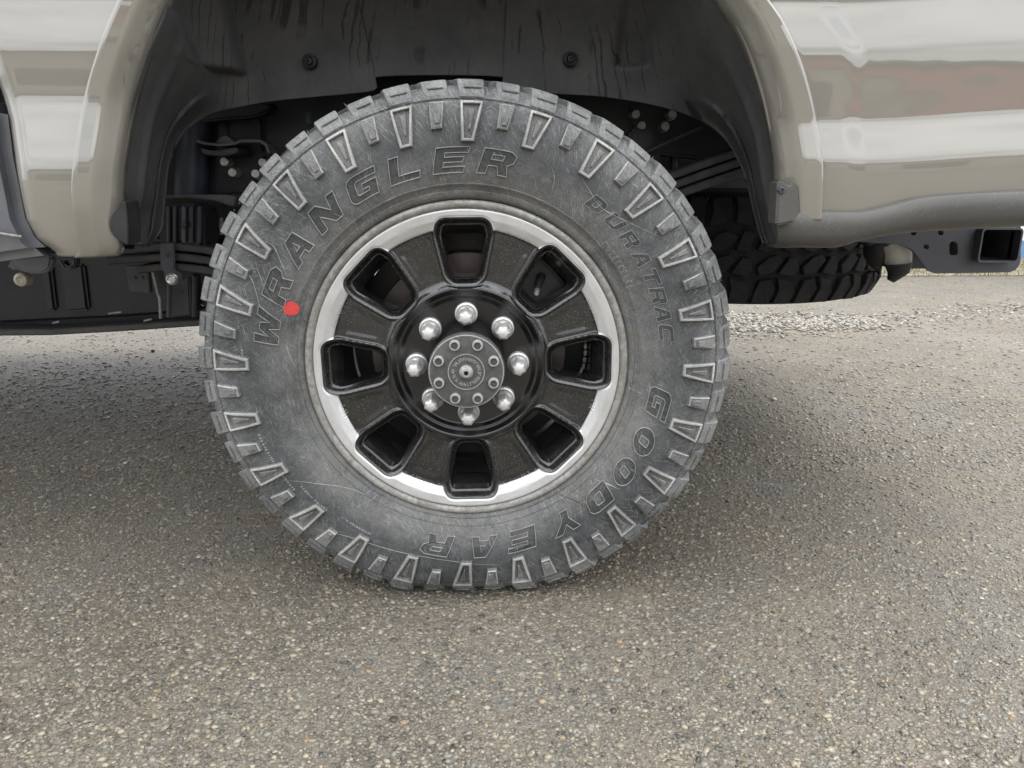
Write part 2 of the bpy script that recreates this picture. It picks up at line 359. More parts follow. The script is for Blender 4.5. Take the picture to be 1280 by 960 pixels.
def sweep(name, pts, rad, mat, parent=None, n=12, flat=None):
    """tube (or flat bar: flat=(half-width, half-height)) along a 3D polyline"""
    pts = [Vector(p) for p in pts]; V = []; Fc = []
    for i, p in enumerate(pts):
        d = (pts[min(i + 1, len(pts) - 1)] - pts[max(i - 1, 0)]).normalized()
        a = d.cross(Vector((0, 1, 0)));  a = a.normalized() if a.length > 1e-4 else Vector((1, 0, 0)); b_ = a.cross(d).normalized()
        if flat:
            w_, h_ = flat; e = min(w_, h_) * .35
            sec = [(-w_ + e, -h_), (w_ - e, -h_), (w_, -h_ + e), (w_, h_ - e), (w_ - e, h_), (-w_ + e, h_), (-w_, h_ - e), (-w_, -h_ + e)]
            V += [p + b_ * s_[0] + a * s_[1] for s_ in sec]; m = 8
        else:
            rr = rad[i] if isinstance(rad, (list, tuple)) else rad
            V += [p + (a * math.cos(2 * math.pi * j / n) + b_ * math.sin(2 * math.pi * j / n)) * rr for j in range(n)]; m = n
    for i in range(len(pts) - 1):
        for j in range(m): Fc.append((i * m + j, i * m + (j + 1) % m, (i + 1) * m + (j + 1) % m, (i + 1) * m + j))
    Fc.append(tuple(range(m))); Fc.append(tuple(range((len(pts) - 1) * m, len(pts) * m)))
    return mk(name, V, Fc, mat, parent, True, angle=40)
def lathe_vf(prof, n, cx=0., cz=0., closed=False, axis='Y', cy=0.):
    V = []; Fc = []
    for (y, r) in prof:
        for j in range(n):
            a = 2 * math.pi * j / n
            if axis == 'Y': V.append((cx + r * math.cos(a), y, cz + r * math.sin(a)))
            else: V.append((cx + r * math.cos(a), cy + r * math.sin(a), y))
    m = len(prof)
    for i in range(m if closed else m - 1):
        for j in range(n):
            a, b_ = i * n + j, i * n + (j + 1) % n; c, d = ((i + 1) % m) * n + (j + 1) % n, ((i + 1) % m) * n + j
            Fc.append((a, b_, c, d))
    return V, Fc
def smooth_path(pts, n):
    """Catmull-Rom through 2D points"""
    out = []; k = len(pts)
    for i in range(k - 1):
        p0, p1, p2, p3 = (np.array(pts[max(i - 1, 0)]), np.array(pts[i]), np.array(pts[i + 1]), np.array(pts[min(i + 2, k - 1)]))
        for j in range(n):
            t = j / n
            out.append(tuple(.5 * ((2 * p1) + (-p0 + p2) * t + (2 * p0 - 5 * p1 + 4 * p2 - p3) * t * t + (-p0 + 3 * p1 - 3 * p2 + p3) * t ** 3)))
    out.append(tuple(pts[-1])); return out
def ss(a, b_, x):
    t = np.clip((x - a) / (b_ - a), 0, 1); return t * t * (3 - 2 * t)
def tag(o, label=None, cat=None, group=None, kind=None):
    if label: o['label'] = label
    if cat: o['category'] = cat
    if group: o['group'] = group
    if kind: o['kind'] = kind
    return o

# ================================================================== ground
g = mk('asphalt_ground', [(-300, -300, 0), (300, -300, 0), (300, 300, 0), (-300, 300, 0)], [(0, 1, 2, 3)], 'asphalt')
tag(g, kind='structure')
_ico = bmesh.new(); bmesh.ops.create_icosphere(_ico, subdivisions=1, radius=1); IV = np.array([v.co[:] for v in _ico.verts]); IF = np.array([[v.index for v in f.verts] for f in _ico.faces]); _ico.free()
def stones(name, pos, size, flat, mat, sink, seed, parent=None):
    """many small angular stones joined into one mesh"""
    rs = np.random.RandomState(seed); n = len(pos)
    a = rs.rand(n) * 6.283; sc = np.stack([size * rs.uniform(.75, 1.35, n), size * rs.uniform(.6, 1., n), size * flat * rs.uniform(.7, 1.3, n)], 1)
    v = IV[None] * (1 + rs.uniform(-.28, .28, (n, len(IV), 1))) * sc[:, None, :]
    tl = rs.uniform(-.25, .25, (n, 1)); v[:, :, 2] += v[:, :, 0] * tl
    x = v[:, :, 0] * np.cos(a)[:, None] - v[:, :, 1] * np.sin(a)[:, None]; y = v[:, :, 0] * np.sin(a)[:, None] + v[:, :, 1] * np.cos(a)[:, None]
    v[:, :, 0] = x + pos[:, 0:1]; v[:, :, 1] = y + pos[:, 1:2]; v[:, :, 2] += (sc[:, 2] * sink)[:, None] + pos[:, 2:3]
    f = (IF[None] + (np.arange(n) * len(IV))[:, None, None]).reshape(-1, 3)
    me = bpy.data.meshes.new(name); me.vertices.add(n * len(IV)); me.vertices.foreach_set('co', v.reshape(-1).astype(np.float32))
    me.loops.add(len(f) * 3); me.loops.foreach_set('vertex_index', f.reshape(-1).astype(np.int32))
    me.polygons.add(len(f)); me.polygons.foreach_set('loop_start', np.arange(0, len(f) * 3, 3, dtype=np.int32))
    me.update(calc_edges=True); me.validate()
    return link(name, me, parent, [mat])
def ss(a, b_, x):
    t = np.clip((x - a) / (b_ - a), 0, 1); return t * t * (3 - 2 * t)
rs = np.random.RandomState(3)
N = 118000
NF = 32000                      # farther, thinning out into the bare sheet
yy = np.concatenate([-.60 + 2.2 * rs.rand(N - NF) ** 1.45, .55 + 4.2 * rs.rand(NF) ** 1.7]); hw = .30 + .80 * (yy + 1.115)
xx = .04 + (rs.rand(N) * 2 - 1) * (hw + .15)
sz = np.clip(rs.lognormal(math.log(.0029), .36, N), .0013, .0068) * (1 + .55 * np.clip(yy - .2, 0, 1.6))
keep = rs.rand(N) > .85 * ss(.55, 1.6, yy) * (np.arange(N) < N - NF)
xx, yy, sz = xx[keep], yy[keep], sz[keep]; pos = np.stack([xx, yy, np.zeros(len(xx))], 1)
o = stones('asphalt_aggregate', pos, sz, .42, 'chips', -.1, 5)
tag(o, 'worn tan and grey stone chips set in the asphalt', 'aggregate', kind='stuff')
# pale loose gravel patch beside the spare tyre, thinning out to the right
c0 = G(905, 405); c1 = G(1075, 404)
n = 3000; t_ = rs.rand(n) ** 1.15; gx = c0[0] - .35 + (c1[0] - c0[0] + .45) * t_; gy = c0[1] + .02 + rs.normal(0, .14, n) * (1.15 - t_ * .5) + .06 * t_ - .03
lay = rs.rand(n) * .003
p1 = np.stack([gx, gy, lay], 1); s1 = rs.uniform(.004, .0115, n)
n2 = 420; c2 = G(1100, 402); c3 = G(1290, 384); t_ = rs.rand(n2)
p2 = np.stack([c2[0] + (c3[0] - c2[0]) * t_, c2[1] + (c3[1] - c2[1]) * t_ + rs.normal(0, .12, n2), np.zeros(n2)], 1); s2 = rs.uniform(.004, .011, n2)
n3 = 160; p3 = np.stack([rs.uniform(.5, 3.4, n3), rs.uniform(1.2, 4.0, n3), np.zeros(n3)], 1); s3 = rs.uniform(.003, .009, n3)
o = stones('gravel', np.concatenate([p1, p2, p3]), np.concatenate([s1, s2, s3]), .62, 'pale_gravel', .25, 8)
tag(o, 'patch of loose pale gravel on asphalt beside the spare tyre', 'gravel', kind='stuff')
# a few single loose pebbles that can be told apart
bmp = []
for i, (px, py, r_, mt) in enumerate([(157, 579, .006, 'white_stone'), (967, 500, .009, 'white_stone'), (191, 440, .011, 'black_plastic'), (132, 459, .007, 'black_plastic')]):
    q_ = G(px, py)
    ob = stones('pebble', np.array([[q_[0], q_[1], 0.]]), np.array([r_]), .5, mt, .6, 30 + i)
    tag(ob, ['single small white pebble lying on asphalt in the shade ahead of the wheel', 'long white stone chip lying on asphalt behind the wheel',
             'black stone lump lying on shaded asphalt below the underbody shield', 'small black stone lump beside a crack in the shaded asphalt'][i], 'pebble')
# far verge and shed
vy = G(1280, 345)[1]; wy = G(1275, 324)[1]
vg = mk('grass_verge', [(1.2, vy, .004), (16, vy, .004), (16, wy + .3, .02), (1.2, wy + .3, .02)], [(0, 1, 2, 3)], simple('dry_soil', (.20, .17, .12), .9, noise=.35, nscale=8), None)
tag(vg, kind='structure')
nb = 7000; bx = rs.uniform(1.3, 9, nb); by = vy + rs.rand(nb) ** 1.4 * (wy - vy) * .75; bh = rs.uniform(.015, .06, nb); ba = rs.rand(nb) * 6.28; bl = rs.normal(0, .02, (nb, 2))
V = np.zeros((nb, 3, 3)); V[:, 0] = np.stack([bx - .003 * np.cos(ba), by - .003 * np.sin(ba), 0 * bx], 1); V[:, 1] = np.stack([bx + .003 * np.cos(ba), by + .003 * np.sin(ba), 0 * bx], 1)
V[:, 2] = np.stack([bx + bl[:, 0], by + bl[:, 1], bh], 1)
me = bpy.data.meshes.new('grass'); me.from_pydata(V.reshape(-1, 3).tolist(), [], [(3 * i, 3 * i + 1, 3 * i + 2) for i in range(nb)]); me.update()
tag(link('grass', me, None, ['grass']), 'thin strip of dry yellow green grass beyond the asphalt', 'grass', kind='stuff')
shed = bpy.data.objects.new('shed', None); col.objects.link(shed); shed.location = (9, wy, 0)
tag(shed, 'white corrugated metal shed wall beyond the grass strip', 'shed')
V = []; Fc = []; x = 0.; xs = []
while x < 13.: xs += [(x, 0.), (x + .13, 0.), (x + .15, -.025), (x + .18, -.025), (x + .20, 0.)]; x += .2
for (a, d) in xs: V += [(1.7 + a - 9, d, .16), (1.7 + a - 9, d, 3.6)]
Fc = [(2 * i, 2 * i + 2, 2 * i + 3, 2 * i + 1) for i in range(len(xs) - 1)]
wl = mk('wall', V, Fc, 'white_wall', shed)
box('plinth', (-.8, .08, .08), (13.1, .20, .159), 'blue_base', shed, .005)
box('roof', (-.8, 2.6, 3.68), (13.6, 5.6, .12), 'roof_dark', shed, .01)
box('side_wall', (-7.3, 2.6, 1.85), (.08, 4.9, 3.5), 'white_wall', shed)

# ================================================================== what stands behind the camera and shows only in the paint
bd = bpy.data.objects.new('low_building', None); col.objects.link(bd); bd.location = (9, -17, 0)
tag(bd, 'low building with a red fascia mirrored in the rear bed panel', 'building')
box('wall', (0, -2, 1.2), (26, 4, 2.4), 'tan_wall', bd)
box('fascia', (0, .04, 2.18), (26.05, .1, .34), 'brick_wall', bd)
box('roof', (0, -2, 2.47), (26.6, 4.6, .12), 'roof_dark', bd)
for i in range(6): 
    wn = box('window', (-10.5 + i * 4.2, .03, 1.05), (1.8, .10, 1.0), 'window_dark', bd)
bd2 = bpy.data.objects.new('tan_building', None); col.objects.link(bd2); bd2.location = (-17, -18, 0)
tag(bd2, 'low tan rendered building mirrored in the front bed panel', 'building')
box('wall', (0, -2, 1.35), (22, 4, 2.7), 'tan_wall', bd2)
box('roof', (0, -2, 2.78), (22.6, 4.6, .18), 'roof_dark', bd2)
for i in range(4): box('window', (-8 + i * 5, .03, 1.3), (2.2, .10, 1.2), 'window_dark', bd2)

# ================================================================== the truck
T = bpy.data.objects.new('pickup_truck', None); col.objects.link(T)
tag(T, 'beige pickup truck with a dusty mud tyre and black eight window rim', 'pickup truck')

# ---------------------------------------------------------------- tyre
YC = .105; RB = .246
SW = [(.012, .236), (.002, .2445), (-.006, .2475), (-.011, .2525), (-.0125, .2575), (-.0115, .2585), (-.0160, .2655), (-.0175, .2660), (-.0185, .2680), (-.0178, .2690), (-.0235, .281), (-.0272, .2935), (-.0285, .300), (-.0308, .320),
      (-.0300, .340), (-.0290, .3465), (-.0272, .357), (-.0225, .372), (-.0195, .3795), (-.0172, .3800), (-.0172, .3822), (-.0185, .3828), (-.012, .3935), (.000, .4010)]
SWy = np.array([p[0] for p in SW]); SWr = np.array([p[1] for p in SW])
_smr = np.array([.236, .2445, .2525, .268, .281, .300, .320, .340, .357, .372, .383, .3935, .401]); _smy = np.array([.012, .002, -.011, -.0175, -.0235, -.0285, -.0308, -.030, -.0272, -.0225, -.0185, -.012, 0.])
def sw_y(r): return float(np.interp(r, _smr, _smy))
def sw_n(r):
    e = .003; dy = (sw_y(r + e) - sw_y(r - e)) / (2 * e); l = math.hypot(1, dy)
    return (-1 / l, dy / l)                 # (y, r) outward normal of the near sidewall
RT = .4085
def deform(x, y, z):
    """load flattening: x,z relative to the hub"""
    r = math.hypot(x, z); 
    if r < .25 or z > -.2: return (x, y, z)
    th = abs(math.atan2(x, -z)); lim = ZC / max(math.cos(th), .2)
    if lim < RT + .02:
        s = (min(RT, lim) - RB) / (RT - RB)
        s = s if lim < RT else 1.
        k = (1 - s); r2 = RB + (r - RB) * s
        bul = k * .16 * math.sin(math.pi * min(1, max(0, (r - RB) / (RT - RB)))) ** 1
        y = y - bul if y < YC else y + bul
        x, z = x * r2 / r, z * r2 / r
    if z < -ZC + .0008: z = -ZC + .0008
    return (x, y, z)
def W(r, a, y):                              # polar wheel coordinates -> world (deformed)
    x, y, z = deform(r * math.cos(a), y, r * math.sin(a)); return (x, y, z + ZC)
def S(r, a, h):                              # on the near sidewall, h proud of it
    ny, nr = sw_n(r); return W(r + nr * h, a, sw_y(r) + ny * h)
prof = SW + [(.03, .4030), (YC, .4040)]
prof = prof + [(2 * YC - y, r) for (y, r) in reversed(prof[:-1])] + [(YC * 2 - .03, .225), (.03, .225)]
n = 384; V, Fc = lathe_vf(prof, n, closed=True)
V = [deform(*v) for v in V]; V = [(a, b_, c + ZC) for a, b_, c in V]
tyre = mk('tyre', V, Fc, 'tyre_rubber', T, True, angle=50)
tyre['label'] = 'dusty scuffed grey all terrain tyre with chunky sidewall lugs'
A15 = R(15)
def grid_lug(name, loops, mat, edge=None):
    """stack of closed (a, r, h) loops bridged into a raised shape on the sidewall"""
    V = [S(r, a, h) for lp in loops for (a, r, h) in lp]; m = len(loops[0]); Fc = []
    for i in range(len(loops) - 1):
        for j in range(m): Fc.append((i * m + j, i * m + (j + 1) % m, (i + 1) * m + (j + 1) % m, (i + 1) * m + j))
    Fc.append(tuple(range((len(loops) - 1) * m, len(loops) * m)))
    mi = [1 if (i in (edge or ())) else 0 for i in range(len(loops) - 1) for _ in range(m)] + [0]
    return mk(name, V, Fc, [mat, 'lug_edge'], tyre, True, mi, angle=35)
def trap(a0, r0, r1, w0, w1, skew, h, k=5, ins=0.):
    """trapezoid loop: outer edge at r1 (half-width w1 m), inner edge at r0 (w0)"""
    c = [(-w1 + ins, r1 - ins), (w1 - ins, r1 - ins), (w0 - ins, r0 + ins), (-w0 + ins, r0 + ins)]; out = []
    for i in range(4):
        p, q_ = c[i], c[(i + 1) % 4]
        for j in range(k):
            t = j / k; u = p[0] + (q_[0] - p[0]) * t; r = p[1] + (q_[1] - p[1]) * t
            out.append((a0 + (u + skew * (r1 - r)) / r, r, h))
    return out
BASE = R(88.0)
for i in range(24):
    a0 = BASE + i * A15; j = lambda s: rnd.uniform(-s, s)
    # framed long lug
    sk = .10 + j(.03); r0 = .325 + j(.002); hh = .0082
    A = (a0, r0, .3775, .0095, .0168, sk)
    grid_lug('sidewall_lug', [trap(*A, -.001), trap(*A, .0060, ins=.0006), trap(*A, hh, ins=.0018), trap(*A, hh, ins=.0040), trap(*A, hh - .0006, ins=.0047), trap(*A, .0022, ins=.0056)], 'tyre_lug', (1, 2, 3))
    B = (a0, r0 + .016, .3665, .0012, .0040, sk)
    grid_lug('sidewall_rib', [trap(*B, .001), trap(*B, .0046, ins=.0003), trap(*B, .0052, ins=.0008)], 'tyre_lug', (0, 1))
    # short stepped lug
    a1 = a0 + A15 / 2; sk = .08 + j(.03)
    A = (a1, .343 + j(.002), .3765, .0078, .0110, sk)
    grid_lug('sidewall_block', [trap(*A, -.001), trap(*A, .0066, ins=.0006), trap(*A, .0084, ins=.0020)], 'tyre_lug', (1,))
    B = (a1, .3475, .359, .0040, .0050, sk)
    grid_lug('sidewall_step', [trap(*B, .007), trap(*B, .0094, ins=.0004), trap(*B, .0102, ins=.0010), ], 'tyre_block')
def block(name, al, ar, sl, rows, mat, kk=4, bev=.0012):
    """tread block: rows = list of (r, y) outline from the outer foot over the top to the inner foot, swept from angle al to ar"""
    bm = bmesh.new(); G_ = []
    for i in range(kk + 1):
        a = al + (ar - al) * i / kk
        G_.append([bm.verts.new(W(r, a + sl * (y - rows[0][1]), y)) for (r, y) in rows])
    m = len(rows)
    for i in range(kk):
        for k_ in range(m): bm.faces.new((G_[i][k_], G_[i + 1][k_], G_[i + 1][(k_ + 1) % m], G_[i][(k_ + 1) % m]))
    bm.faces.new(G_[0]); bm.faces.new(G_[-1][::-1])
    return bm_obj(name, bm, mat, tyre, bev, 1, True, 30)
sh = lambda dr, dy: [(.3835, -.0178 + dy), (.392, -.0158 + dy), (.4072 - dr, -.0050 + dy), (.4100 - dr, -.0010 + dy), (.4130 - dr, .030), (.4140 - dr, .058), (.400, .060), (.398, .01)]
shf = lambda dr, dy: [(r, 2 * YC - y) for r, y in sh(dr, dy)]
for i in range(24):
    a0 = BASE + i * A15
    j = lambda s: rnd.uniform(-s, s)
    block('tread_block', a0 + R(-2.55 + j(.2)), a0 + R(2.55 + j(.2)), .5, sh(j(.0008), -.0012), 'tyre_block')
    block('tread_block', a0 + R(5.0 + j(.2)), a0 + R(10.1 + j(.2)), .5, sh(.0012 + j(.0008), .0014), 'tyre_block')
    for (b_l, b_r, dy_) in ((-1.7, 1.7, -.0012), (5.9, 9.2, .0014)):
        block('block_rib', a0 + R(b_l + j(.3)), a0 + R(b_r + j(.3)), .5, [(.3968, -.0115 + dy_), (.3968, -.0146 + dy_), (.3980, -.0150 + dy_), (.3996, -.0138 + dy_), (.4002, -.0122 + dy_), (.4000, -.0085 + dy_)], 'tyre_lug', 3, 0)
    block('tread_step', a0 + R(2.9), a0 + R(4.7), .5, sh(.0195, .007)[:4] + [(.3965, .02), (.393, .02)], 'tread_dark', 2)
    block('tread_step', a0 + R(10.5), a0 + R(12.1), .5, sh(.0105, .005)[:4] + [(.4015, .03), (.395, .03)], 'tyre_block', 2)
    block('tread_block', a0 + R(-.5), a0 + R(6.2), -.5, shf(0, 0), 'tread_dark', 3)
    block('tread_block', a0 + R(7.2), a0 + R(13.6), -.5, shf(.001, .001), 'tread_dark', 3)
    for k_, (y0, y1) in enumerate(((.066, .100), (.108, .145))):
        mid = [(.402, y0), (.4165, y0 + .001), (.4165, y1 - .001), (.402, y1)]
        block('tread_block', a0 + R(1 + 3 * k_), a0 + R(7 + 3 * k_), 2.2 * (1 - 2 * k_), mid, 'tread_dark', 3)
        block('tread_block', a0 + R(8.5 + 3 * k_), a0 + R(14.6 + 3 * k_), 2.2 * (1 - 2 * k_), mid, 'tread_dark', 3)
# thin rubber whiskers (mould vents) left on the shoulder: kept as one tiny part
V = []; Fc = []
for i in range(90):
    a = rnd.uniform(0, 6.283); r = rnd.uniform(.405, .409); y = rnd.uniform(0, .03); l = rnd.uniform(.002, .006); b0 = len(V); da = .0006 / r
    V += [W(r, a - da, y), W(r, a + da, y), W(r + l, a + rnd.uniform(-.006, .006), y + .001)]; Fc.append((b0, b0 + 1, b0 + 2))
wh = mk('mould_whiskers', V, Fc, 'tyre_block', tyre); wh['kind'] = 'stuff'

# ---- raised sidewall lettering
GL = {
 'W': [[(0, 1), (.24, 1), (.29, .42), (.42, .82), (.60, .82), (.72, .42), (.78, 1), (1.02, 1), (.88, 0), (.63, 0), (.51, .42), (.38, 0), (.13, 0)]],
 'R': [[(0, 0), (0, 1), (.8, 1), (1, .85), (1, .56), (.85, .43), (1, 0), (.70, 0), (.57, .34), (.28, .34), (.28, 0)], [(.30, .58), (.66, .58), (.66, .78), (.30, .78)]],
 'A': [[(0, 0), (.30, 1), (.70, 1), (1, 0), (.72, 0), (.66, .2), (.34, .2), (.28, 0)], [(.41, .42), (.59, .42), (.5, .74)]],
 'N': [[(0, 0), (0, 1), (.3, 1), (.72, .45), (.72, 1), (1, 1), (1, 0), (.7, 0), (.28, .55), (.28, 0)]],
 'G': [[(.2, 0), (.06, .07), (0, .2), (0, .8), (.06, .93), (.2, 1), (1, 1), (1, .76), (.34, .76), (.28, .7), (.28, .30), (.34, .24), (.72, .24), (.72, .38), (.5, .38), (.5, .58), (1, .58), (1, 0)]],
 'L': [[(0, 0), (0, 1), (.3, 1), (.3, .26), (1, .26), (1, 0)]],
 'E': [[(0, 0), (0, 1), (1, 1), (1, .78), (.3, .78), (.3, .61), (.9, .61), (.9, .41), (.3, .41), (.3, .23), (1, .23), (1, 0)]],
 'D': [[(0, 0), (0, 1), (.7, 1), (.9, .92), (1, .75), (1, .25), (.9, .08), (.7, 0)], [(.34, .26), (.6, .26), (.67, .35), (.67, .65), (.6, .74), (.34, .74)]],
 'U': [[(0, 1), (.30, 1), (.30, .3), (.36, .25), (.64, .25), (.70, .3), (.70, 1), (1, 1), (1, .2), (.8, 0), (.2, 0), (0, .2)]],
 'T': [[(.35, 0), (.35, .76), (0, .76), (0, 1), (1, 1), (1, .76), (.65, .76), (.65, 0)]],
 'C': [[(.2, 0), (.06, .07), (0, .2), (0, .8), (.06, .93), (.2, 1), (1, 1), (1, .75), (.34, .75), (.28, .7), (.28, .3), (.34, .25), (1, .25), (1, 0)]],
 'O': [[(.5 + .5 * math.sin(t) , .5 + .5 * math.cos(t)) for t in np.linspace(0, 2 * math.pi, 20, endpoint=False)], [(.5 + .17 * max(-.8, min(.8, 1.3 * math.sin(t))), .5 + .24 * max(-.9, min(.9, 1.3 * math.cos(t)))) for t in np.linspace(0, 2 * math.pi, 12, endpoint=False)]],
 'Y': [[(.35, 0), (.35, .4), (0, 1), (.3, 1), (.5, .64), (.7, 1), (1, 1), (.65, .4), (.65, 0)]],
 'I': [[(.3, 0), (.3, 1), (.7, 1), (.7, 0)]],
}
def letter(ch, ang, rc, wd, ht, shear, lw, hf=.0007, he=.0024, fill='letter_fill', edge='letter_edge', flip=False, surf=None, par=None):
    surf = surf or S; V = []; Fc = []; mi = []
    def mp_(u, v, h):
        x = (u - .5) * wd + (v - .5) * shear * ht; r = rc + (v - .5) * ht; return surf(r, ang - x / rc, h)
    loops = []
    for lp in GL[ch]:
        out = []
        for i in range(len(lp)):
            p, q_ = lp[i], lp[(i + 1) % len(lp)]; k = max(1, int(math.hypot((q_[0] - p[0]) * wd, (q_[1] - p[1]) * ht) / .006))
            out += [(p[0] + (q_[0] - p[0]) * t / k, p[1] + (q_[1] - p[1]) * t / k) for t in range(k)]
        loops.append(out)
    if hf is not None:
        tri = tessellate_polygon([[Vector((p[0], p[1], 0)) for p in l] for l in loops]); allp = [p for l in loops for p in l]
        V += [mp_(*p, hf) for p in allp]
        for a in tri: Fc.append(tuple(a)); mi.append(0)
    for lp in loops:
        m = len(lp); b0 = len(V); pm = [Vector((p[0] * wd, p[1] * ht)) for p in lp]
        for i in range(m):
            d1 = (pm[i] - pm[i - 1]); d2 = (pm[(i + 1) % m] - pm[i]); d1.normalize(); d2.normalize()
            nn = Vector((-(d1.y + d2.y), d1.x + d2.x)); nn = nn.normalized() if nn.length > 1e-5 else Vector((-d1.y, d1.x))
            k = min(1.6, 1 / max(.3, nn.dot(Vector((-d1.y, d1.x)))))
            for off, h in ((-lw, -.0004), (-lw * .4, he), (lw * .4, he), (lw, -.0004)):
                c = pm[i] + nn * off * k; V.append(mp_(c.x / wd, c.y / ht, h))
        for i in range(m):
            for s in range(3):
                Fc.append((b0 + i * 4 + s, b0 + ((i + 1) % m) * 4 + s, b0 + ((i + 1) % m) * 4 + s + 1, b0 + i * 4 + s + 1)); mi.append(1)
    return mk('letter', V, Fc, [fill, edge], par or tyre, False, mi)
for i, ch in enumerate('WRANGLER'):
    letter(ch, R(168.5 - 12.5 * i), .3005, .0505 if ch == 'W' else .0455, .034, .30, .00085)
for ch, a in zip('DURATRAC', (51.5, 44.6, 38.2, 31.9, 26.2, 20.5, 15.0, 9.6)):
    letter(ch, R(a), .305, .0245, .021, .30, .00055, he=.0012)
for ch, a in zip('GOODYEAR', (-11.5, -24, -35, -46.5, -59, -73.5, -86, -100)):
    letter(ch, R(a), .3015, .044, .034, .30, .00085)
for i, ch in enumerate('DOTIIIIIII'):
    letter(ch, R(41.5 - 1.75 * i), .2735, .0058, .0075, 0., .0005, he=.0009, hf=.0003)
# fine moulded print on the left lower sidewall: illegible rows of small strokes
V = []; Fc = []
for (a_0, a_1, rc, hh) in ((198, 216, .338, .0045), (216, 226, .325, .0045), (232, 240, .318, .004), (175, 181, .335, .004)):
    a = a_0
    while a < a_1:
        wdt = rnd.uniform(.25, .6); b0 = len(V)
        for (da, dr, h) in ((0, -hh / 2, 0), (wdt, -hh / 2, 0), (wdt, hh / 2, 0), (0, hh / 2, 0), (.1, -hh / 2 + .0004, .0009), (wdt - .1, -hh / 2 + .0004, .0009), (wdt - .1, hh / 2 - .0004, .0009), (.1, hh / 2 - .0004, .0009)):
            V.append(S(rc + dr * rnd.uniform(.6, 1), R(a + da), h))
        for f in ((0, 1, 5, 4), (1, 2, 6, 5), (2, 3, 7, 6), (3, 0, 4, 7), (4, 5, 6, 7)): Fc.append(tuple(b0 + k for k in f))
        a += wdt + rnd.uniform(.15, .5)
mk('moulded_print', V, Fc, 'letter_edge', tyre)['kind'] = 'stuff'
# bead ring ticks
V = []; Fc = []
for i in range(44):
    a = i * 2 * math.pi / 44 + rnd.uniform(-.02, .02); b0 = len(V); d = .0008 / .255
    for (r, h) in ((.2495, .0002), (.2495, .0009), (.2565, .0009), (.2565, .0002)): V += [S(r, a - d, h), S(r, a + d, h)]
    for k_ in range(3): Fc.append((b0 + 2 * k_, b0 + 2 * k_ + 1, b0 + 2 * k_ + 3, b0 + 2 * k_ + 2))
mk('bead_ticks', V, Fc, 'tyre_rubber', tyre)['kind'] = 'stuff'
def pol(px, py):
    x, z = P(px, py, -.03); return math.hypot(x, z - ZC), math.atan2(z - ZC, x)
for k_, (pl, wd_, mt_) in enumerate(([(722, 214), (738, 240), (755, 262), (790, 280), (832, 302)], .0007, 'lug_edge'), ) if False else enumerate([([(718, 208), (738, 240), (755, 262), (790, 280), (832, 302)], .0008, 'lug_edge'), ([(350, 600), (385, 603), (430, 612), (470, 630), (505, 655)], .0007, 'letter_edge'),
        ([(392, 662), (440, 672), (500, 690), (560, 700), (625, 706)], .0007, 'letter_edge'), ([(698, 622), (725, 630), (745, 645), (780, 655)], .0012, 'tread_dark'), ([(738, 600), (760, 606), (775, 612)], .0008, 'lug_edge'), ([(688, 206), (693, 222), (690, 240)], .0006, 'lug_edge'),
        ([(325, 300), (342, 308), (352, 330), (360, 350)], .0009, 'letter_edge'), ([(318, 318), (325, 345), (338, 372), (352, 392)], .0009, 'letter_edge'), ([(300, 330), (316, 352), (326, 385)], .0009, 'letter_edge')]):
    sp_ = smooth_path([pol(*p) for p in pl], 8); V = []
    for i, (r, a) in enumerate(sp_):
        q_ = sp_[min(i + 1, len(sp_) - 1)]; q0 = sp_[max(i - 1, 0)]; dr, da = q_[0] - q0[0], (q_[1] - q0[1]) * r; l = math.hypot(dr, da) + 1e-9; f = math.sin(math.pi * (i + .3) / (len(sp_) - .4)) * wd_ * rnd.uniform(.6, 1.2)
        V += [S(r - da / l * f, a + dr / l * f / r, .0003), S(r, a, .0009), S(r + da / l * f, a - dr / l * f / r, .0003)]
    mk('scuff_mark', V, [(3 * i + j, 3 * i + j + 1, 3 * i + j + 4, 3 * i + j + 3) for i in range(len(sp_) - 1) for j in (0, 1)], mt_, tyre)
# red inspection dot
rdr, rda = pol(362, 387)
V = [S(rdr, rda, .0012)] + [S(rdr + .0108 * math.sin(t) * (1 + .05 * math.sin(5 * t) + .03 * math.sin(11 * t)), rda + .0108 * math.cos(t) * (1 + .05 * math.sin(3 * t)) / rdr, .0010) for t in np.linspace(0, 2 * math.pi, 28, endpoint=False)]
rd = mk('paint_dot', V, [(0, 1 + i, 1 + (i + 1) % 28) for i in range(28)], 'red_paint', tyre); rd['label'] = 'round red paint dot beside the raised letters'

# ---------------------------------------------------------------- rim
def Hr(r):
    return np.interp(r, [.118, .1215, .127, .132, .140, .150, .186, .2035, .2075, .2085, .2215, .2330, .235], [.0105, .0112, .0165, .0190, .0185, .0175, .0165, .0175, .0170, .0120, .0060, .0046, .0050])
def round_poly(pts, rad, k=5):
    out = []; m = len(pts)
    for i in range(m):
        p, a, b_ = Vector(pts[i]), Vector(pts[i - 1]), Vector(pts[(i + 1) % m]); r_ = rad[i] if isinstance(rad, (list, tuple)) else rad
        d1 = (a - p).normalized(); d2 = (b_ - p).normalized()
        for j in range(k + 1):
            t = j / k; q0 = p + d1 * r_ * (1 - t); q1 = p + d2 * r_ * t; out.append(tuple(q0.lerp(q1, t)))
    return out
WP = round_poly([(-.0310, .2125), (.0310, .2125), (.0345, .198), (.0210, .1360), (.0130, .1315), (-.0130, .1315), (-.0210, .1360), (-.0345, .198)], [.006, .006, .006, .008, .004, .004, .008, .006])
WPa = np.array(WP)
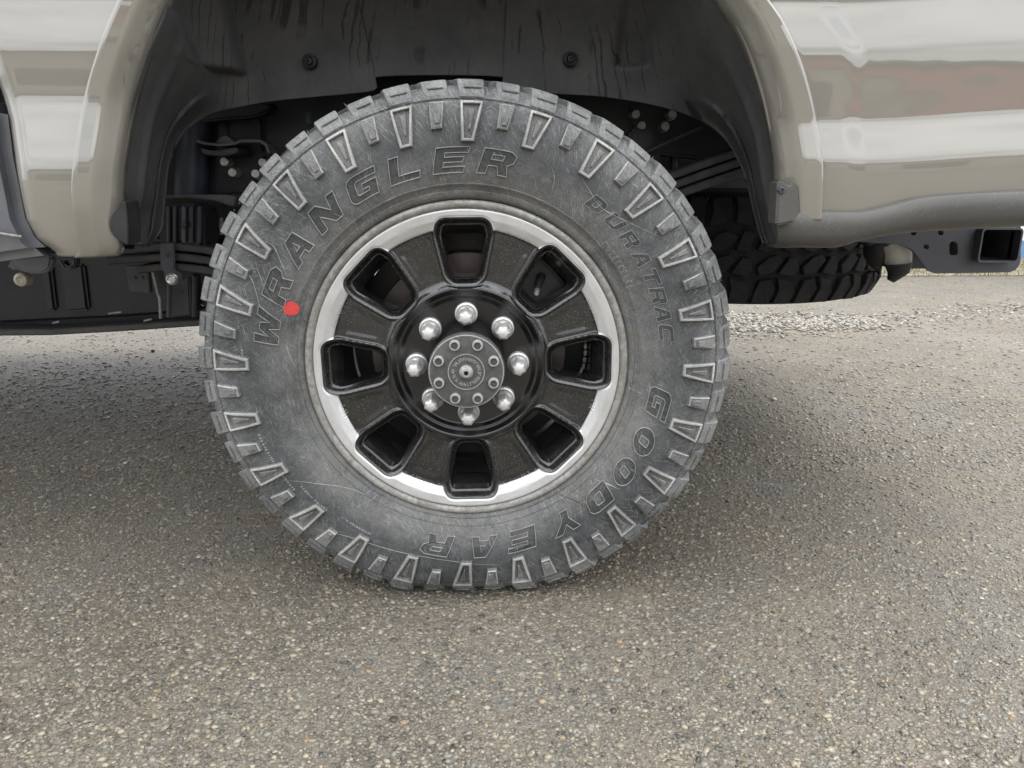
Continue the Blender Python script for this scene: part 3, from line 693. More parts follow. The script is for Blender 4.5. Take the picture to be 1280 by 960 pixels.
def poly_dist(p):
    d = np.full(len(p), 9.); m = len(WPa)
    for i in range(m):
        a, b_ = WPa[i], WPa[(i + 1) % m]; e = b_ - a; t = np.clip(((p - a) @ e) / max(e @ e, 1e-12), 0, 1); d = np.minimum(d, np.linalg.norm(p - (a + t[:, None] * e), axis=1))
    return d
V0 = .172; RI, RO = .118, .235; HA = R(22.5)
phs = list(np.linspace(-math.pi, math.pi, 192, endpoint=False) + math.pi / 192)
for r_ in (RI, RO):
    for s in (-1, 1): phs.append(math.atan2(r_ * math.cos(HA) - V0, s * r_ * math.sin(HA)))
phs = sorted(phs); NP = len(phs)
def ray_poly(ph):
    dx, dy = math.cos(ph), math.sin(ph); best = 9
    for i in range(len(WP)):
        ax, ay = WP[i]; bx_, by_ = WP[(i + 1) % len(WP)]; ay -= V0; by_ -= V0; ex, ey = bx_ - ax, by_ - ay; den = dx * ey - dy * ex
        if abs(den) < 1e-12: continue
        t = (ax * ey - ay * ex) / den; u = (ax * dy - ay * dx) / den
        if t > 0 and -1e-6 <= u <= 1 + 1e-6: best = min(best, t)
    return best
def ray_sector(ph):
    dx, dy = math.cos(ph), math.sin(ph); c = []
    for s in (-1, 1):
        nx, ny = math.cos(HA), -s * math.sin(HA)        # plane through the hub at +-22.5 deg: x*cos - s*y*sin = 0 for x = s*y*tan
        nx, ny = math.cos(HA) * s, -math.sin(HA); den = dx * nx + dy * ny
        if den > 1e-9: c.append((-V0 * ny) / den)
    bq = V0 * dy; cq = V0 * V0 - RO * RO; c.append(-bq + math.sqrt(bq * bq - cq))
    disc = bq * bq - (V0 * V0 - RI * RI)
    if disc > 0 and -bq - math.sqrt(disc) > 0: c.append(-bq - math.sqrt(disc))
    return min(c)
NR = 44; rw = [ray_poly(p) for p in phs]; rsct = [ray_sector(p) for p in phs]
ts = np.linspace(0, 1, NR + 1) ** 1.15
pts = np.array([[(math.cos(p) * (a + (b_ - a) * t), V0 + math.sin(p) * (a + (b_ - a) * t)) for p, a, b_ in zip(phs, rw, rsct)] for t in ts])   # (NR+1, NP, 2)
flat = pts.reshape(-1, 2); dw = poly_dist(flat); rr = np.hypot(flat[:, 0], flat[:, 1])
spoke = Hr(rr) + .0016 * ss(.017, .026, dw) * ss(.135, .150, rr) * (1 - ss(.188, .200, rr))
bface = np.interp(rr, [.12, .135, .20, .222], [.0178, .0160, .0130, .0080])
lvl = bface - .0012 * np.exp(-((dw - .0105) / .0018) ** 2) + .0090 * (1 - ss(0, .0100, dw)) ** 1.2
hgt = lvl + (spoke - lvl) * ss(.0105, .0140, dw)
sec = np.stack([flat[:, 0], hgt, flat[:, 1]], 1)
# window walls going back into the casting
wall = []
for (su, so_, si_, y_) in ((.985, .97, .985, .021), (.95, .86, .965, .026), (.91, .64, .93, .037), (.89, .60, .91, .056)):
    for p, a in zip(phs, rw): wall.append((math.cos(p) * a * su, y_, V0 + math.sin(p) * a * (so_ if math.sin(p) > 0 else si_)))
sec_all = np.concatenate([sec, np.array(wall)])
qf = []
for i in range(NR):
    for j in range(NP): qf.append((i * NP + j, i * NP + (j + 1) % NP, (i + 1) * NP + (j + 1) % NP, (i + 1) * NP + j))
b0 = (NR + 1) * NP; prev = 0
for k_ in range(4):
    cur = b0 + k_ * NP
    for j in range(NP): qf.append((prev + j, prev + (j + 1) % NP, cur + (j + 1) % NP, cur + j))
    prev = cur
VV = []; FF = []; DW = []
for s in range(8):
    a = s * R(45) + R(.8); ca, sa = math.cos(a), math.sin(a); b0 = len(VV)
    VV += [(x * ca - z * sa, y, x * sa + z * ca + ZC) for x, y, z in sec_all]; DW += list(dw) + [0.] * len(wall)
    FF += [tuple(b0 + i for i in f) for f in qf]
MI = ([0] * (NR * NP) + [0] * NP + [1] * (3 * NP)) * 8
def add_lathe(pr, n_, m_):
    v, f = lathe_vf(pr, n_, 0, ZC); b_ = len(VV); VV.extend(v); DW.extend([0.] * len(v)); FF.extend([tuple(b_ + i for i in q_) for q_ in f]); MI.extend([m_] * len(f))
add_lathe([(.0045, .2352), (.0060, .2362), (.0035, .2378), (.0015, .2400), (.0008, .2440), (.0018, .2465), (.0055, .2480), (.012, .2480), (.020, .240), (.030, .228), (.060, .222), (.120, .216), (.200, .222), (.21, .245)], 240, 2)
add_lathe([(.0105, .1182), (.0112, .1165), (.0135, .1140), (.0175, .1115), (.0190, .1095), (.0188, .1075), (.0200, .1055), (.0245, .1025), (.0255, .0990), (.0255, .0560), (.06, .055)], 200, 1)
add_lathe([(.050, .206), (.052, .208), (.085, .205), (.13, .199), (.2, .203)], 160, 3)
# back of the disc, closing the casting between the windows
simple('barrel_lifted_grey', (.040, .040, .042), .22, spec=.6, noise=.25, nscale=40)  # grey lifted above the rim black in place of light on the barrel
rim = mk('wheel_rim', VV, FF, ['rim_face', 'gloss_black', 'flange', 'barrel_lifted_grey'], T, True, MI)
me = rim.data; at = me.attributes.new('dwin', 'FLOAT', 'POINT'); at.data.foreach_set('value', DW)
bm = bmesh.new(); bm.from_mesh(me); bmesh.ops.remove_doubles(bm, verts=bm.verts, dist=1e-5); bmesh.ops.recalc_face_normals(bm, faces=bm.faces); bm.to_mesh(me); bm.free(); me.set_sharp_from_angle(angle=R(48))
rim.location = (0, -.014, -.003)
rim['label'] = 'black wheel rim with eight windows and bright machined edge'
# lug nuts
def nut_mesh():
    V = []; Fc = []; n_ = 36
    pr = [(0., .0175, 0), (-.0055, .0178, 0), (-.0090, .0168, 0), (-.0105, .0142, 0), (-.0125, .0140, 0), (-.0140, .0152, 0), (-.0185, .0152, .1), (-.0225, .0136, .4), (-.0245, .0124, 1), (-.0430, .0112, 1), (-.0470, .0098, .8), (-.0500, .0066, .3), (-.0510, .0030, 0), (-.0511, .0001, 0)]
    for (y, r, hx) in pr:
        for j in range(n_):
            a = 2 * math.pi * j / n_; hm = math.cos(math.pi / 6) / math.cos((a % (math.pi / 3)) - math.pi / 6); q_ = r * (1 + hx * (hm / .955 - 1)); V.append((q_ * math.cos(a), y, q_ * math.sin(a)))
    for i in range(len(pr) - 1):
        for j in range(n_): Fc.append((i * n_ + j, i * n_ + (j + 1) % n_, (i + 1) * n_ + (j + 1) % n_, (i + 1) * n_ + j))
    return V, Fc
V, Fc = nut_mesh(); n0 = mk('lug_nut', V, Fc, 'chrome_nut', rim, True, angle=28)
for i in range(8):
    a = R(90.5 + 45 * i); o = n0 if i == 0 else n0.copy()
    if i: col.objects.link(o)
    o.location = (.0788 * math.cos(a), .0250, ZC + .0788 * math.sin(a)); o.rotation_euler = (R(rnd.uniform(-.6, .6)), R(rnd.uniform(0, 60)), 0)
# valve stem and balance weights inside
sweep('valve_stem', [(.118, .075, ZC + .128), (.112, .055, ZC + .118), (.109, .043, ZC + .111)], [.007, .006, .0042], 'black_plastic', rim)
sweep('valve_cap', [(.1092, .045, ZC + .1112), (.1078, .034, ZC + .1082), (.1072, .030, ZC + .107)], [.0046, .0046, .003], 'zinc', rim)
for i in range(7):
    a = R(-9 + 3.4 * i); box('balance_weight', (.1965 * math.cos(a), .125, ZC + .1965 * math.sin(a)), (.005, .016, .0095), 'zinc', rim, .001, ('Y', -a))
# ---------------------------------------------------------------- axle hub
HP = [(.062, .058), (.024, .0575), (.0, .0555), (-.028, .0545), (-.034, .0540), (-.0345, .0565), (-.0355, .0575), (-.0480, .0572), (-.0500, .0560), (-.0505, .0545), (-.0505, .0285), (-.0522, .0275), (-.0522, .0262), (-.0512, .0255), (-.0512, .0120), (-.0530, .0105), (-.0575, .0080), (-.0600, .0062), (-.0602, .0035), (-.0560, .0030), (-.0500, .0028), (-.0500, .0001)]
V, Fc = lathe_vf(HP, 120, 0, ZC); mi = []
for i in range(len(HP) - 1): mi += [2 if i < 4 else 1 if i in (8, 11, 15, 16, 17) else 0] * 120
hub = mk('axle_hub', V, Fc, ['hub_steel', 'hub_edge', 'caliper'], T, True, mi, angle=32)
hub.location = (0, 0, -.002)
hub['label'] = 'dusty grey axle hub cap ringed by small bolts'
V, Fc = lathe_vf([(0, .0082), (-.0055, .0080), (-.0068, .0070), (-.0068, .0052), (-.0035, .0047), (-.0035, .0001)], 30)
hb0 = mk('hub_bolt', V, Fc, ['hub_edge', 'hub_steel'], hub, True, [0] * 90 + [1] * 60, angle=30)
for i in range(8):
    a = R(67 + 45 * i); o = hb0 if i == 0 else hb0.copy()
    if i: col.objects.link(o)
    o.location = (.0440 * math.cos(a), -.0500, ZC + .0440 * math.sin(a)); o.rotation_euler = (0, rnd.random(), 0)
V = []; Fc = []                                   # worn cast strokes round the boss, too worn to read
for i in range(26):
    a = i * 2 * math.pi / 26; 
    for (du, dv, lu, lv) in ((-.0012, 0, .0005, .0026), (.0, .002 * rnd.choice((-1, 0, 1)), .0013, .0005), (.0013, .0005, .0005, .0018)):
        if rnd.random() < .25: continue
        b0 = len(V)
        for k_ in range(8):
            u = du + (lu if k_ & 1 else -lu); v = .0195 + dv + (lv if k_ & 2 else -lv); h = -.0508 if k_ < 4 else -.0521
            V.append((v * math.cos(a) - u * math.sin(a), h, ZC + v * math.sin(a) + u * math.cos(a)))
        for f in ((4, 5, 7, 6), (0, 1, 5, 4), (2, 6, 7, 3), (0, 4, 6, 2), (1, 3, 7, 5)): Fc.append(tuple(b0 + k_ for k_ in f))
mk('cast_marks', V, Fc, 'hub_edge', hub)['kind'] = 'stuff'
# ---------------------------------------------------------------- brake and axle behind the rim
V, Fc = lathe_vf([(.085, .085), (.085, .160), (.087, .162), (.118, .162), (.12, .16), (.12, .085)], 120, 0, ZC)
rot_ = mk('brake_rotor', V, Fc, 'rotor', T, True, angle=40)
def arc_poly(a0, a1, r0, r1, k=10):
    return [(r1 * math.cos(R(a0 + (a1 - a0) * i / k)), ZC + r1 * math.sin(R(a0 + (a1 - a0) * i / k))) for i in range(k + 1)] + [(r0 * math.cos(R(a1 + (a0 - a1) * i / k)), ZC + r0 * math.sin(R(a1 + (a0 - a1) * i / k))) for i in range(k + 1)]
cal = prism('brake_caliper', arc_poly(12, 72, .120, .192), .066, .084, 'caliper', T, .005)
prism('caliper_rib', arc_poly(34, 56, .135, .165, 5), .058, .067, 'caliper', cal, .003)
prism('caliper_rib', arc_poly(20, 30, .13, .18, 5), .060, .067, 'caliper', cal, .003)
V, Fc = lathe_vf([(.13, .02), (.13, .197), (.138, .197), (.138, .02)], 90, 0, ZC)
mk('brake_shield', V, Fc, 'caliper', T, True, angle=40)
sweep('axle_tube', [(0, .13, ZC), (0, 1.85, ZC)], .05, 'navy_frame', T, 24)
V, Fc = lathe_vf([(.80, .06), (.86, .12), (.93, .155), (1.03, .16), (1.1, .12), (1.16, .06)], 32, 0, ZC)
mk('axle_differential', V, Fc, 'navy_frame', T, True)
V, Fc = lathe_vf([(1.775, .23), (1.75, .26), (1.74, .33), (1.76, .385), (1.80, .4045), (1.95, .4045), (2.00, .385), (2.02, .33), (2.01, .26), (1.98, .22), (1.9, .05)], 72, 0, ZC)
V = [(a, b_, max(c, .001)) for a, b_, c in V]
mk('far_tyre', V, Fc, 'spare_rubber', T, True)

# ---------------------------------------------------------------- bed side panel with the wheel arch
YP = -.012
Lp = [P(px, py, .0) for px, py in ((138, 324), (146, 318), (150, 308), (150, 285), (149.5, 260), (149.5, 235), (152, 200), (160, 130), (178, 70), (205, 0))]
Rp = [P(px, py, .0) for px, py in ((974, 300), (973, 228), (972, 200), (967, 160), (958, 120), (945, 80), (925, 35), (902, 0))]
Lp += [(Lp[-1][0] + .035, .955), (Lp[-1][0] + .10, 1.01), (-.22, 1.06)]; Rp += [(Rp[-1][0] - .035, .955), (Rp[-1][0] - .10, 1.01), (.10, 1.06)]
ZT = 1.06
_cx = {}
def curve_x(pts, z):
    k_ = id(pts)
    if k_ not in _cx: s = smooth_path(pts, 8); s.sort(key=lambda p: p[1]); _cx[k_] = (np.array([p[1] for p in s]), np.array([p[0] for p in s]))
    return np.interp(z, *_cx[k_])
_zs = np.linspace(.45, 1.5, 421)
_tl = np.interp(_zs, [.45, .50, .53, .555, .58, .60, .645, .672, .70, .735, .765, .780, .80, .835, .850, .898, .906, .95, 1.5], [-62, -50, -38, -22, -10, -6, -3.5, 1.0, 7.5, 8.5, 6., 0., -2.2, -1.6, 2.5, 4, -9, -4, 2])
_ys = np.concatenate([[0], np.cumsum(np.tan(np.radians(_tl))[:-1] * np.diff(_zs))]); _ys = _ys - np.interp(.70, _zs, _ys)
_tl2 = np.interp(_zs, [.45, .50, .53, .555, .58, .60, .66, .684, .700, .730, .742, .752, .80, .835, .850, .898, .906, .95, 1.5], [-62, -50, -38, -22, -10, -6, -4, -1.0, 7., 8., 6., -1., -2.2, -1.6, 2.5, 4, -9, -4, 2])
_ys2 = np.concatenate([[0], np.cumsum(np.tan(np.radians(_tl2))[:-1] * np.diff(_zs))]); _ys2 = _ys2 - np.interp(.70, _zs, _ys2)
def prof_y(z):
    """section of the bed side: depth (y) by height from a list of leaning angles"""
    return np.interp(z, _zs, _ys)
# front (left) lower outline of the panel
LB = [P(px, py, YP) for px, py in ((-40, 20), (-20, 90), (0, 150), (10, 195), (19, 245), (24, 275), (36, 299), (57, 317))]
zb_l = P(57, 319, YP)[1]
def flare(d):
    return np.interp(d, [0, .0015, .004, .020, .024, .026, .048, .0505, .053, .058], [.034, .014, .008, -.012, -.0155, -.0163, -.0205, -.0195, -.0125, 0.])
VB = []; FB = []
def patch(rows, cols, fn):
    b_ = len(VB)
    for i in range(rows + 1):
        for j in range(cols + 1): VB.append(fn(i / rows, j / cols))
    for i in range(rows):
        for j in range(cols):
            k_ = b_ + i * (cols + 1) + j; FB.append((k_, k_ + 1, k_ + cols + 2, k_ + cols + 1))
FD = np.array([0, .0008, .0015, .0027, .004, .008, .012, .016, .020, .022, .024, .026, .031, .037, .043, .048, .0495, .0505, .0515, .053, .055, .058])
XLB, ZLB = P(149.5, 250, .0)
def left_fn(u, v):
    z = zb_l - .004 + (ZT - zb_l + .004) * u
    xe = float(curve_x(Lp, z)); 
    zz = [p[1] for p in LB]; xl = float(np.interp(-z, [-q_ for q_ in zz], [p[0] for p in LB])) if z < LB[0][1] else LB[0][0]
    nfd = len(FD); tot = 60; k_ = v * tot
    lift = float(ss(.60, .565, z)) if z < .60 else 0.
    if k_ <= nfd - 1: d = float(FD[int(round(k_))])
    else: d = .058 + (xe - .058 - xl) * (k_ - nfd + 1) / (tot - nfd + 1)
    x = xe - d; e = max(0., 1 - (x - xl) / .030)
    y = YP + float(prof_y(z)) + float(flare(d)) * (1 - .5 * float(1 - ss(.555, .64, z))) + .016 * e ** 2
    return (x, y, z)
patch(150, 60, left_fn)
XE = 1.12
zr0 = P(1000, 266, YP)[1] - .012
_rb = [P(px, py, YP) for px, py in ((940, 269), (1000, 269), (1075, 269), (1110, 262), (1150, 251), (1200, 245), (1290, 240), (1400, 236))]
def right_bottom(x):
    pts_ = _rb
    return float(np.interp(x, [p[0] for p in pts_], [p[1] for p in pts_]))
xc0 = P(1066, 110, YP)[0]
def right_fn(u, v):
    nfd = len(FD); tot = 180; k_ = v * tot
    zz = zr0 + (ZT - zr0) * u; xe = float(curve_x(Rp, zz))
    if k_ <= nfd - 1: x = xe + float(FD[int(round(k_))]); d = x - xe
    else: x = xe + .058 + (XE - xe - .058) * (k_ - nfd + 1) / (tot - nfd + 1); d = x - xe
    zb = right_bottom(x) - .006; z = zb + (ZT - zb) * u
    xcr = xc0 + .018 * float(ss(.78, .66, z)) - .045 * float(ss(.83, .90, z))
    step = .004 * float(ss(-.016, .020, x - xcr)) * float(ss(.48, .95, z))
    bow = .010 * max(0, x - xcr) ** 2 * 4
    y = YP + float(np.interp(z - .014 * float(ss(xcr, xcr + .30, x)), _zs, _ys2)) + float(flare(d)) + step + bow
    return (x, y, z)
patch(150, 180, right_fn)
def top_fn(u, v):
    x = LB[0][0] + (XE - LB[0][0]) * v; z = ZT + (1.47 - ZT) * u
    return (x, YP + float(prof_y(z)), z)
patch(20, 40, top_fn)
bed = mk('bed_side', VB, FB, 'beige_paint', T, True, angle=38)
mod = bed.modifiers.new('thickness', 'SOLIDIFY'); mod.thickness = .0016; mod.offset = 1 if False else -1
bed['label'] = 'glossy beige bed side panel with flared wheel arch'
# cab rocker ahead of the bed
pr = [P(px, py, .03) for px, py in ((-160, 100), (6, 130), (14, 195), (24, 245), (29, 272), (41, 296), (64, 318), (20, 324), (-20, 330), (-160, 330))]
prism('cab_rocker', pr, .02, .10, simple('rocker_grey', (.085, .088, .098), .35, spec=.6, noise=.2, nscale=15, coat=.5), T, .014, 4)
box('cab_body', (-1.75, 1.0, 1.25), (1.95, 1.90, 1.10), 'beige_paint', T, .05)
box('cab_light_block', (-1.70, 1.55, .60), (2.2, .7, .40), 'navy_frame', T, .03)  # added dark box, blocks bright sky leaking through under the cab
q0 = P(-10, 292, .0); sweep('step_trim', [(q0[0] - .3, .012, q0[1] + .03), (q0[0], .012, q0[1]), (P(20, 297, 0)[0], .014, P(20, 297, 0)[1])], .0022, 'flange', T)
# rest of the load bed (above the frame line of the photo, shades the arch)
box('bed_floor', (.20, 1.0, 1.02), (1.85, 1.90, .05), 'navy_frame', T)
box('far_bed_side', (.20, 2.0, 1.0), (1.85, .05, .95), 'beige_paint', T, .01)
box('far_dark_screen', (.20, 1.93, .72), (1.85, .04, .62), 'navy_frame', T, .01)  # added dark sheet, covers the bright gap above the spare tyre
box('tailgate', (1.12, 1.0, 1.15), (.05, 1.9, .62), 'beige_paint', T, .01)
box('bed_front', (-.70, 1.0, 1.15), (.05, 1.9, .62), 'beige_paint', T, .01)

# ---------------------------------------------------------------- wheel arch liner
PR = [((158, 306), (185, 308), .17), ((141, 290), (200, 290), .18), ((138, 272), (204, 270), .19), ((149, 245), (206, 245), .20), ((153, 200), (210, 208), .215), ((162, 130), (219, 180), .23), ((180, 70), (234, 160), .245), ((205, 0), (264, 141), .26),
      ((-.445, .955), (300, 133), .272), ((-.385, 1.015), (345, 127), .28), ((-.30, 1.05), (395, 122), .285), ((-.22, 1.066), (440, 118), .285), ((-.20, 1.068), (470, 113), .285), ((-.185, 1.07), (477, 97), .285),
      ((.06, 1.068), (624, 97), .285), ((.075, 1.066), (632, 113), .285), ((.10, 1.062), (690, 118), .285), ((.20, 1.035), (745, 121), .282), ((.30, .985), (795, 127), .275), ((.345, .945), (835, 135), .265),
      ((902, 0), (868, 146), .255), ((925, 35), (893, 160), .245), ((945, 80), (911, 178), .235), ((958, 120), (923, 200), .225), ((967, 160), (932, 222), .215), ((973, 215), (939, 250), .20), ((980, 260), (946, 280), .19), ((992, 306), (954, 306), .17)]
OK_ = [P(*o, .012) if o[0] > 1 or o[0] < -1 else o for o, i_, y in PR]; IK_ = [P(*i_, y) + (y,) for o, i_, y in PR]
Y0 = .285
_pc = {}
def pad(x, z, px0, px1, py0, py1, hgt_, soft=.008, foot=.003):
    k_ = (px0, px1, py0, py1)
    if k_ not in _pc: _pc[k_] = P(px0, py0, Y0) + P(px1, py1, Y0)
    x0, z1, x1, z0 = _pc[k_]
    if x < x0 - soft or x > x1 + soft or z < z0 - foot or z > z1 + soft: return 0.
    return float(hgt_ * ss(x0 - soft, x0 + soft, x) * (1 - ss(x1 - soft, x1 + soft, x)) * ss(z0 - foot, z0 + foot, z) * (1 - ss(z1 - soft, z1 + soft, z)))
os_ = smooth_path(OK_, 26); is_ = smooth_path(IK_, 26); V = []; Fc = []; KT = 90
for o, i_ in zip(os_, is_):
    up = float(ss(.86, 1.0, o[1])); ln_ = math.hypot(o[0] - i_[0], o[1] - i_[1])
    for j in range(KT + 1):
        t = j / KT
        cy_ = math.sin(t * math.pi / 2) ** .9; cx_ = 1 - math.cos(t * math.pi / 2) ** 1.25
        ty = up * cy_ + (1 - up) * t ** .85; tx = up * cx_ + (1 - up) * t
        x = o[0] + (i_[0] - o[0]) * tx; z = o[1] + (i_[1] - o[1]) * tx; y = .012 + (i_[2] - .012) * ty
        lowf = 1 - float(ss(.80, .93, o[1]))
        y -= lowf * (.030 * math.exp(-((t - .80) / .050) ** 2) - .020 * math.exp(-((t - .93) / .05) ** 2) - .012 * math.exp(-((t - .55) / .12) ** 2))
        if z > .70:
            w_ = float(ss(.05, .2, y))
            y -= w_ * (pad(x, z, 247, 312, 0, 93, .045, .004, .0030) + pad(x, z, 300, 345, -60, 8, .05) + pad(x, z, 772, 804, -40, 84, -.022, .012, .006) + pad(x, z, 806, 905, -40, 9, .04, .01, .002))
            y -= w_ * .010 * float(pad(x, z, 330, 760, 92, 140, 1., .03, .002))
        rg = lowf * (math.exp(-((t - .78) / .045) ** 2) - .6 * math.exp(-((t - .90) / .05) ** 2) + .45 * math.exp(-((t - .30) / .06) ** 2))
        x += .011 * rg * (1 if x < 0 else -1)
        V.append((x, y, z))
na = len(os_)
Fc = [(i * (KT + 1) + j, i * (KT + 1) + j + 1, (i + 1) * (KT + 1) + j + 1, (i + 1) * (KT + 1) + j) for i in range(na - 1) for j in range(KT)]
lw = mk('arch_liner', V, Fc, 'liner_felt', T, True, angle=60)
m_ = lw.modifiers.new('thickness', 'SOLIDIFY'); m_.thickness = .003
lw['label'] = 'dark wheel arch liner with pressed pads and dried water streaks'
for (px, py) in ((387, 77), (713, 74)):
    yq = .262; x, z = P(px, py, yq); V, Fc = lathe_vf([(yq + .02, .0125), (yq - .0005, .0125), (yq - .0045, .0115), (yq - .006, .0085), (yq - .004, .0060), (yq - .007, .0045), (yq - .0075, .0022), (yq - .002, .0018), (yq - .002, .0001)], 24, x, z)
    mk('push_fastener', V, Fc, 'black_plastic', lw, True, angle=30)

prism('liner_flange', smooth_path([P(px, py, -.012) for px, py in ((153, 250), (148, 260), (141, 268), (138, 277), (139, 287), (145, 296), (152, 302), (160, 306))], 4) + [P(160, 280, -.012), P(157, 252, -.012)], -.013, .03, 'black_plastic', lw, .0025, 3)  # same felt as the liner, coloured black to shade its front face
# ---------------------------------------------------------------- frame, springs and other underbody
FY = .46
def PP(px, py, Y): x, z = P(px, py, Y); return (x, Y, z)
fr = prism('frame_rail', [P(px, py, FY) for px, py in ((-60, 160), (200, 130), (300, 40), (600, 20), (900, 60), (1080, 150), (1080, 215), (930, 205), (800, 190), (640, 215), (440, 235), (300, 244), (200, 250), (-60, 270))], FY, FY + .075, 'navy_frame', T, .006)
fr['label'] = 'dark navy painted chassis rail above the axle'
simple('navy_light', (.022, .026, .042), .42, noise=.3, nscale=12, bump=.08)
sweep('frame_gusset', [PP(241, 150, FY - .02), PP(240, 200, FY - .02), PP(238, 246, FY - .02)], .033, 'navy_light', fr, 20)
box('frame_gusset', PP(800, 178, FY - .02), (.05, .03, .05), 'navy_frame', fr, .006)
for (px, py) in ((279, 202), (289, 215.5), (327, 203), (318, 217)):
    x, z = P(px, py, FY - .03); V, Fc = lathe_vf([(FY, .0115), (FY - .010, .0115), (FY - .0115, .0105), (FY - .018, .0092), (FY - .024, .0088), (FY - .0255, .0075), (FY - .0255, .0001)], 22, x, z)
    mk('frame_bolt', V, Fc, 'zinc', fr, True, angle=30)
for (px, py) in ((796, 142), (803.5, 156.5), (833, 157), (842, 142)):
    x, z = P(px, py, FY - .03); V, Fc = lathe_vf([(FY, .0115), (FY - .007, .0115), (FY - .009, .0100), (FY - .018, .0090), (FY - .020, .0075), (FY - .020, .0001)], 22, x, z)
    mk('frame_bolt', V, Fc, simple('dull_bolt', (.36, .355, .34), .45, metal=.6, noise=.3, nscale=100) if 'dull_bolt' not in M else 'dull_bolt', fr, True, angle=30)
prism('bolt_plate', [P(px, py, FY - .012) for px, py in ((788, 132), (806, 131), (812, 148), (816, 160), (806, 166), (794, 163), (788, 150))], FY - .010, FY + .002, 'navy_frame', fr, .002)
prism('bolt_plate', [P(px, py, FY - .012) for px, py in ((318, 190), (338, 186), (345, 205), (338, 226), (312, 226), (312, 205))], FY - .008, FY + .002, 'navy_frame', fr, .002)
# rubber bump stop bracket
simple('dusty_metal', (.055, .056, .060), .5, noise=.3, nscale=40, dust=(.14, .135, .12), dust_amt=.6)
bs = sweep('bump_bracket', [PP(px, py, .40) for px, py in ((253, 177), (262, 180), (280, 182), (300, 180), (306, 177), (330, 177), (338, 182), (341, 192))], 0, 'dusty_metal', T, flat=(.028, .0028))
prism('bump_stop', smooth_path([P(px, py, .40) for px, py in ((258, 186), (266, 188), (280, 189), (295, 186), (303, 186), (302, 191), (292, 194), (276, 195), (262, 193), (258, 186.5))], 3), .372, .43, 'spring_steel', bs, .003)
prism('bump_hump', smooth_path([P(px, py, .39) for px, py in ((271, 179), (275, 173), (283, 170), (290, 174), (293, 179))], 4), .385, .42, 'dusty_metal', bs, .002)
prism('cross_brace', [P(px, py, .42) for px, py in ((204, 244), (285, 243), (300, 246), (296, 258), (270, 250), (240, 247), (204, 247))], .40, .46, simple('brace_grey', (.05, .05, .054), .5, noise=.2, dust=(.15, .14, .12), dust_amt=.4), T, .002)
prism('frame_flange', [P(px, py, .43) for px, py in ((246, 148), (262, 139), (330, 128), (342, 131), (340, 140), (320, 148), (290, 150), (262, 153))], .41, .47, 'navy_frame', T, .004, 3)
# ribbed air helper / spring hanger behind the liner
V, Fc = [], []
jb = bpy.data.objects.new('ribbed_hanger', None); 
x0, z0 = P(205, 262, .33); x1, z1 = P(262, 306, .33)
hg = prism('spring_hanger', [P(px, py, .36) for px, py in ((206, 262), (213, 254), (252, 254), (262, 264), (262, 310), (206, 310))], .33, .42, 'navy_frame', T, .008, 3)
for px in (211, 219, 230, 240, 250):
    sweep('hanger_rib', [PP(px, 258, .325), PP(px, 303, .325)], .0042, 'frame_grey' if px == 230 else 'navy_frame', hg, 8)
x, z = P(230, 281, .318); V, Fc = lathe_vf([(.320, .005), (.314, .005), (.312, .003), (.316, .0001)], 14, x, z); mk('hanger_bolt', V, Fc, 'spring_steel', hg, True)
# leaf spring pack: three leaves bowed over the axle, from the front hanger to the rear shackle
SY = .36
sp = bpy.data.objects.new('leaf_spring', None); col.objects.link(sp); sp.parent = T
def leaf(off, xa, xb, th=.0075):
    ctrl = [P(120, 321, SY), P(180, 317, SY), P(262, 318, SY), (-.20, .462), (0., .480), P(760, 257, SY), P(845, 224, SY), P(935, 192, SY), P(1010, 165, SY)]
    s = smooth_path(ctrl, 8); pts_ = [(x, SY, z - off) for x, z in s if xa <= x <= xb]
    return sweep('spring_leaf', pts_, 0, 'spring_steel', sp, flat=(.036, th))
xl0, xr0 = P(140, 320, SY)[0], P(1000, 170, SY)[0]
leaf(-.012, xl0 + .05, xr0 - .03); leaf(.0075, xl0 + .0, xr0); leaf(.027, xl0 + .06, xr0 - .05)
cl_ = prism('spring_clip', [P(px, py, SY - .045) for px, py in ((200, 305), (218, 303), (219, 338), (227, 341), (229, 352), (220, 357), (208, 354), (205, 340), (201, 335))], SY - .048, SY - .040, 'frame_grey', sp, .002)
x, z = P(210, 319, SY - .05); V, Fc = lathe_vf([(SY - .052, .004), (SY - .052, .0001)], 12, x, z); mk('clip_hole_disc', V, Fc, 'caliper', sp)  # flat black disc painted for the shade of a hole
x, z = P(216.5, 348.5, SY - .05); V, Fc = lathe_vf([(SY - .046, .0115), (SY - .056, .0115), (SY - .058, .0095), (SY - .062, .0090), (SY - .063, .0070), (SY - .061, .0045), (SY - .061, .0001)], 6 * 4, x, z)
mk('clip_bolt', V, Fc, 'zinc', sp, True, angle=30)
# top cushion over the leaves
prism('spring_pad', [P(px, py, .35) for px, py in ((176, 308), (200, 304), (236, 296), (238, 302), (215, 306), (200, 312), (180, 314))], .33, .37, 'spring_steel', T, .003)
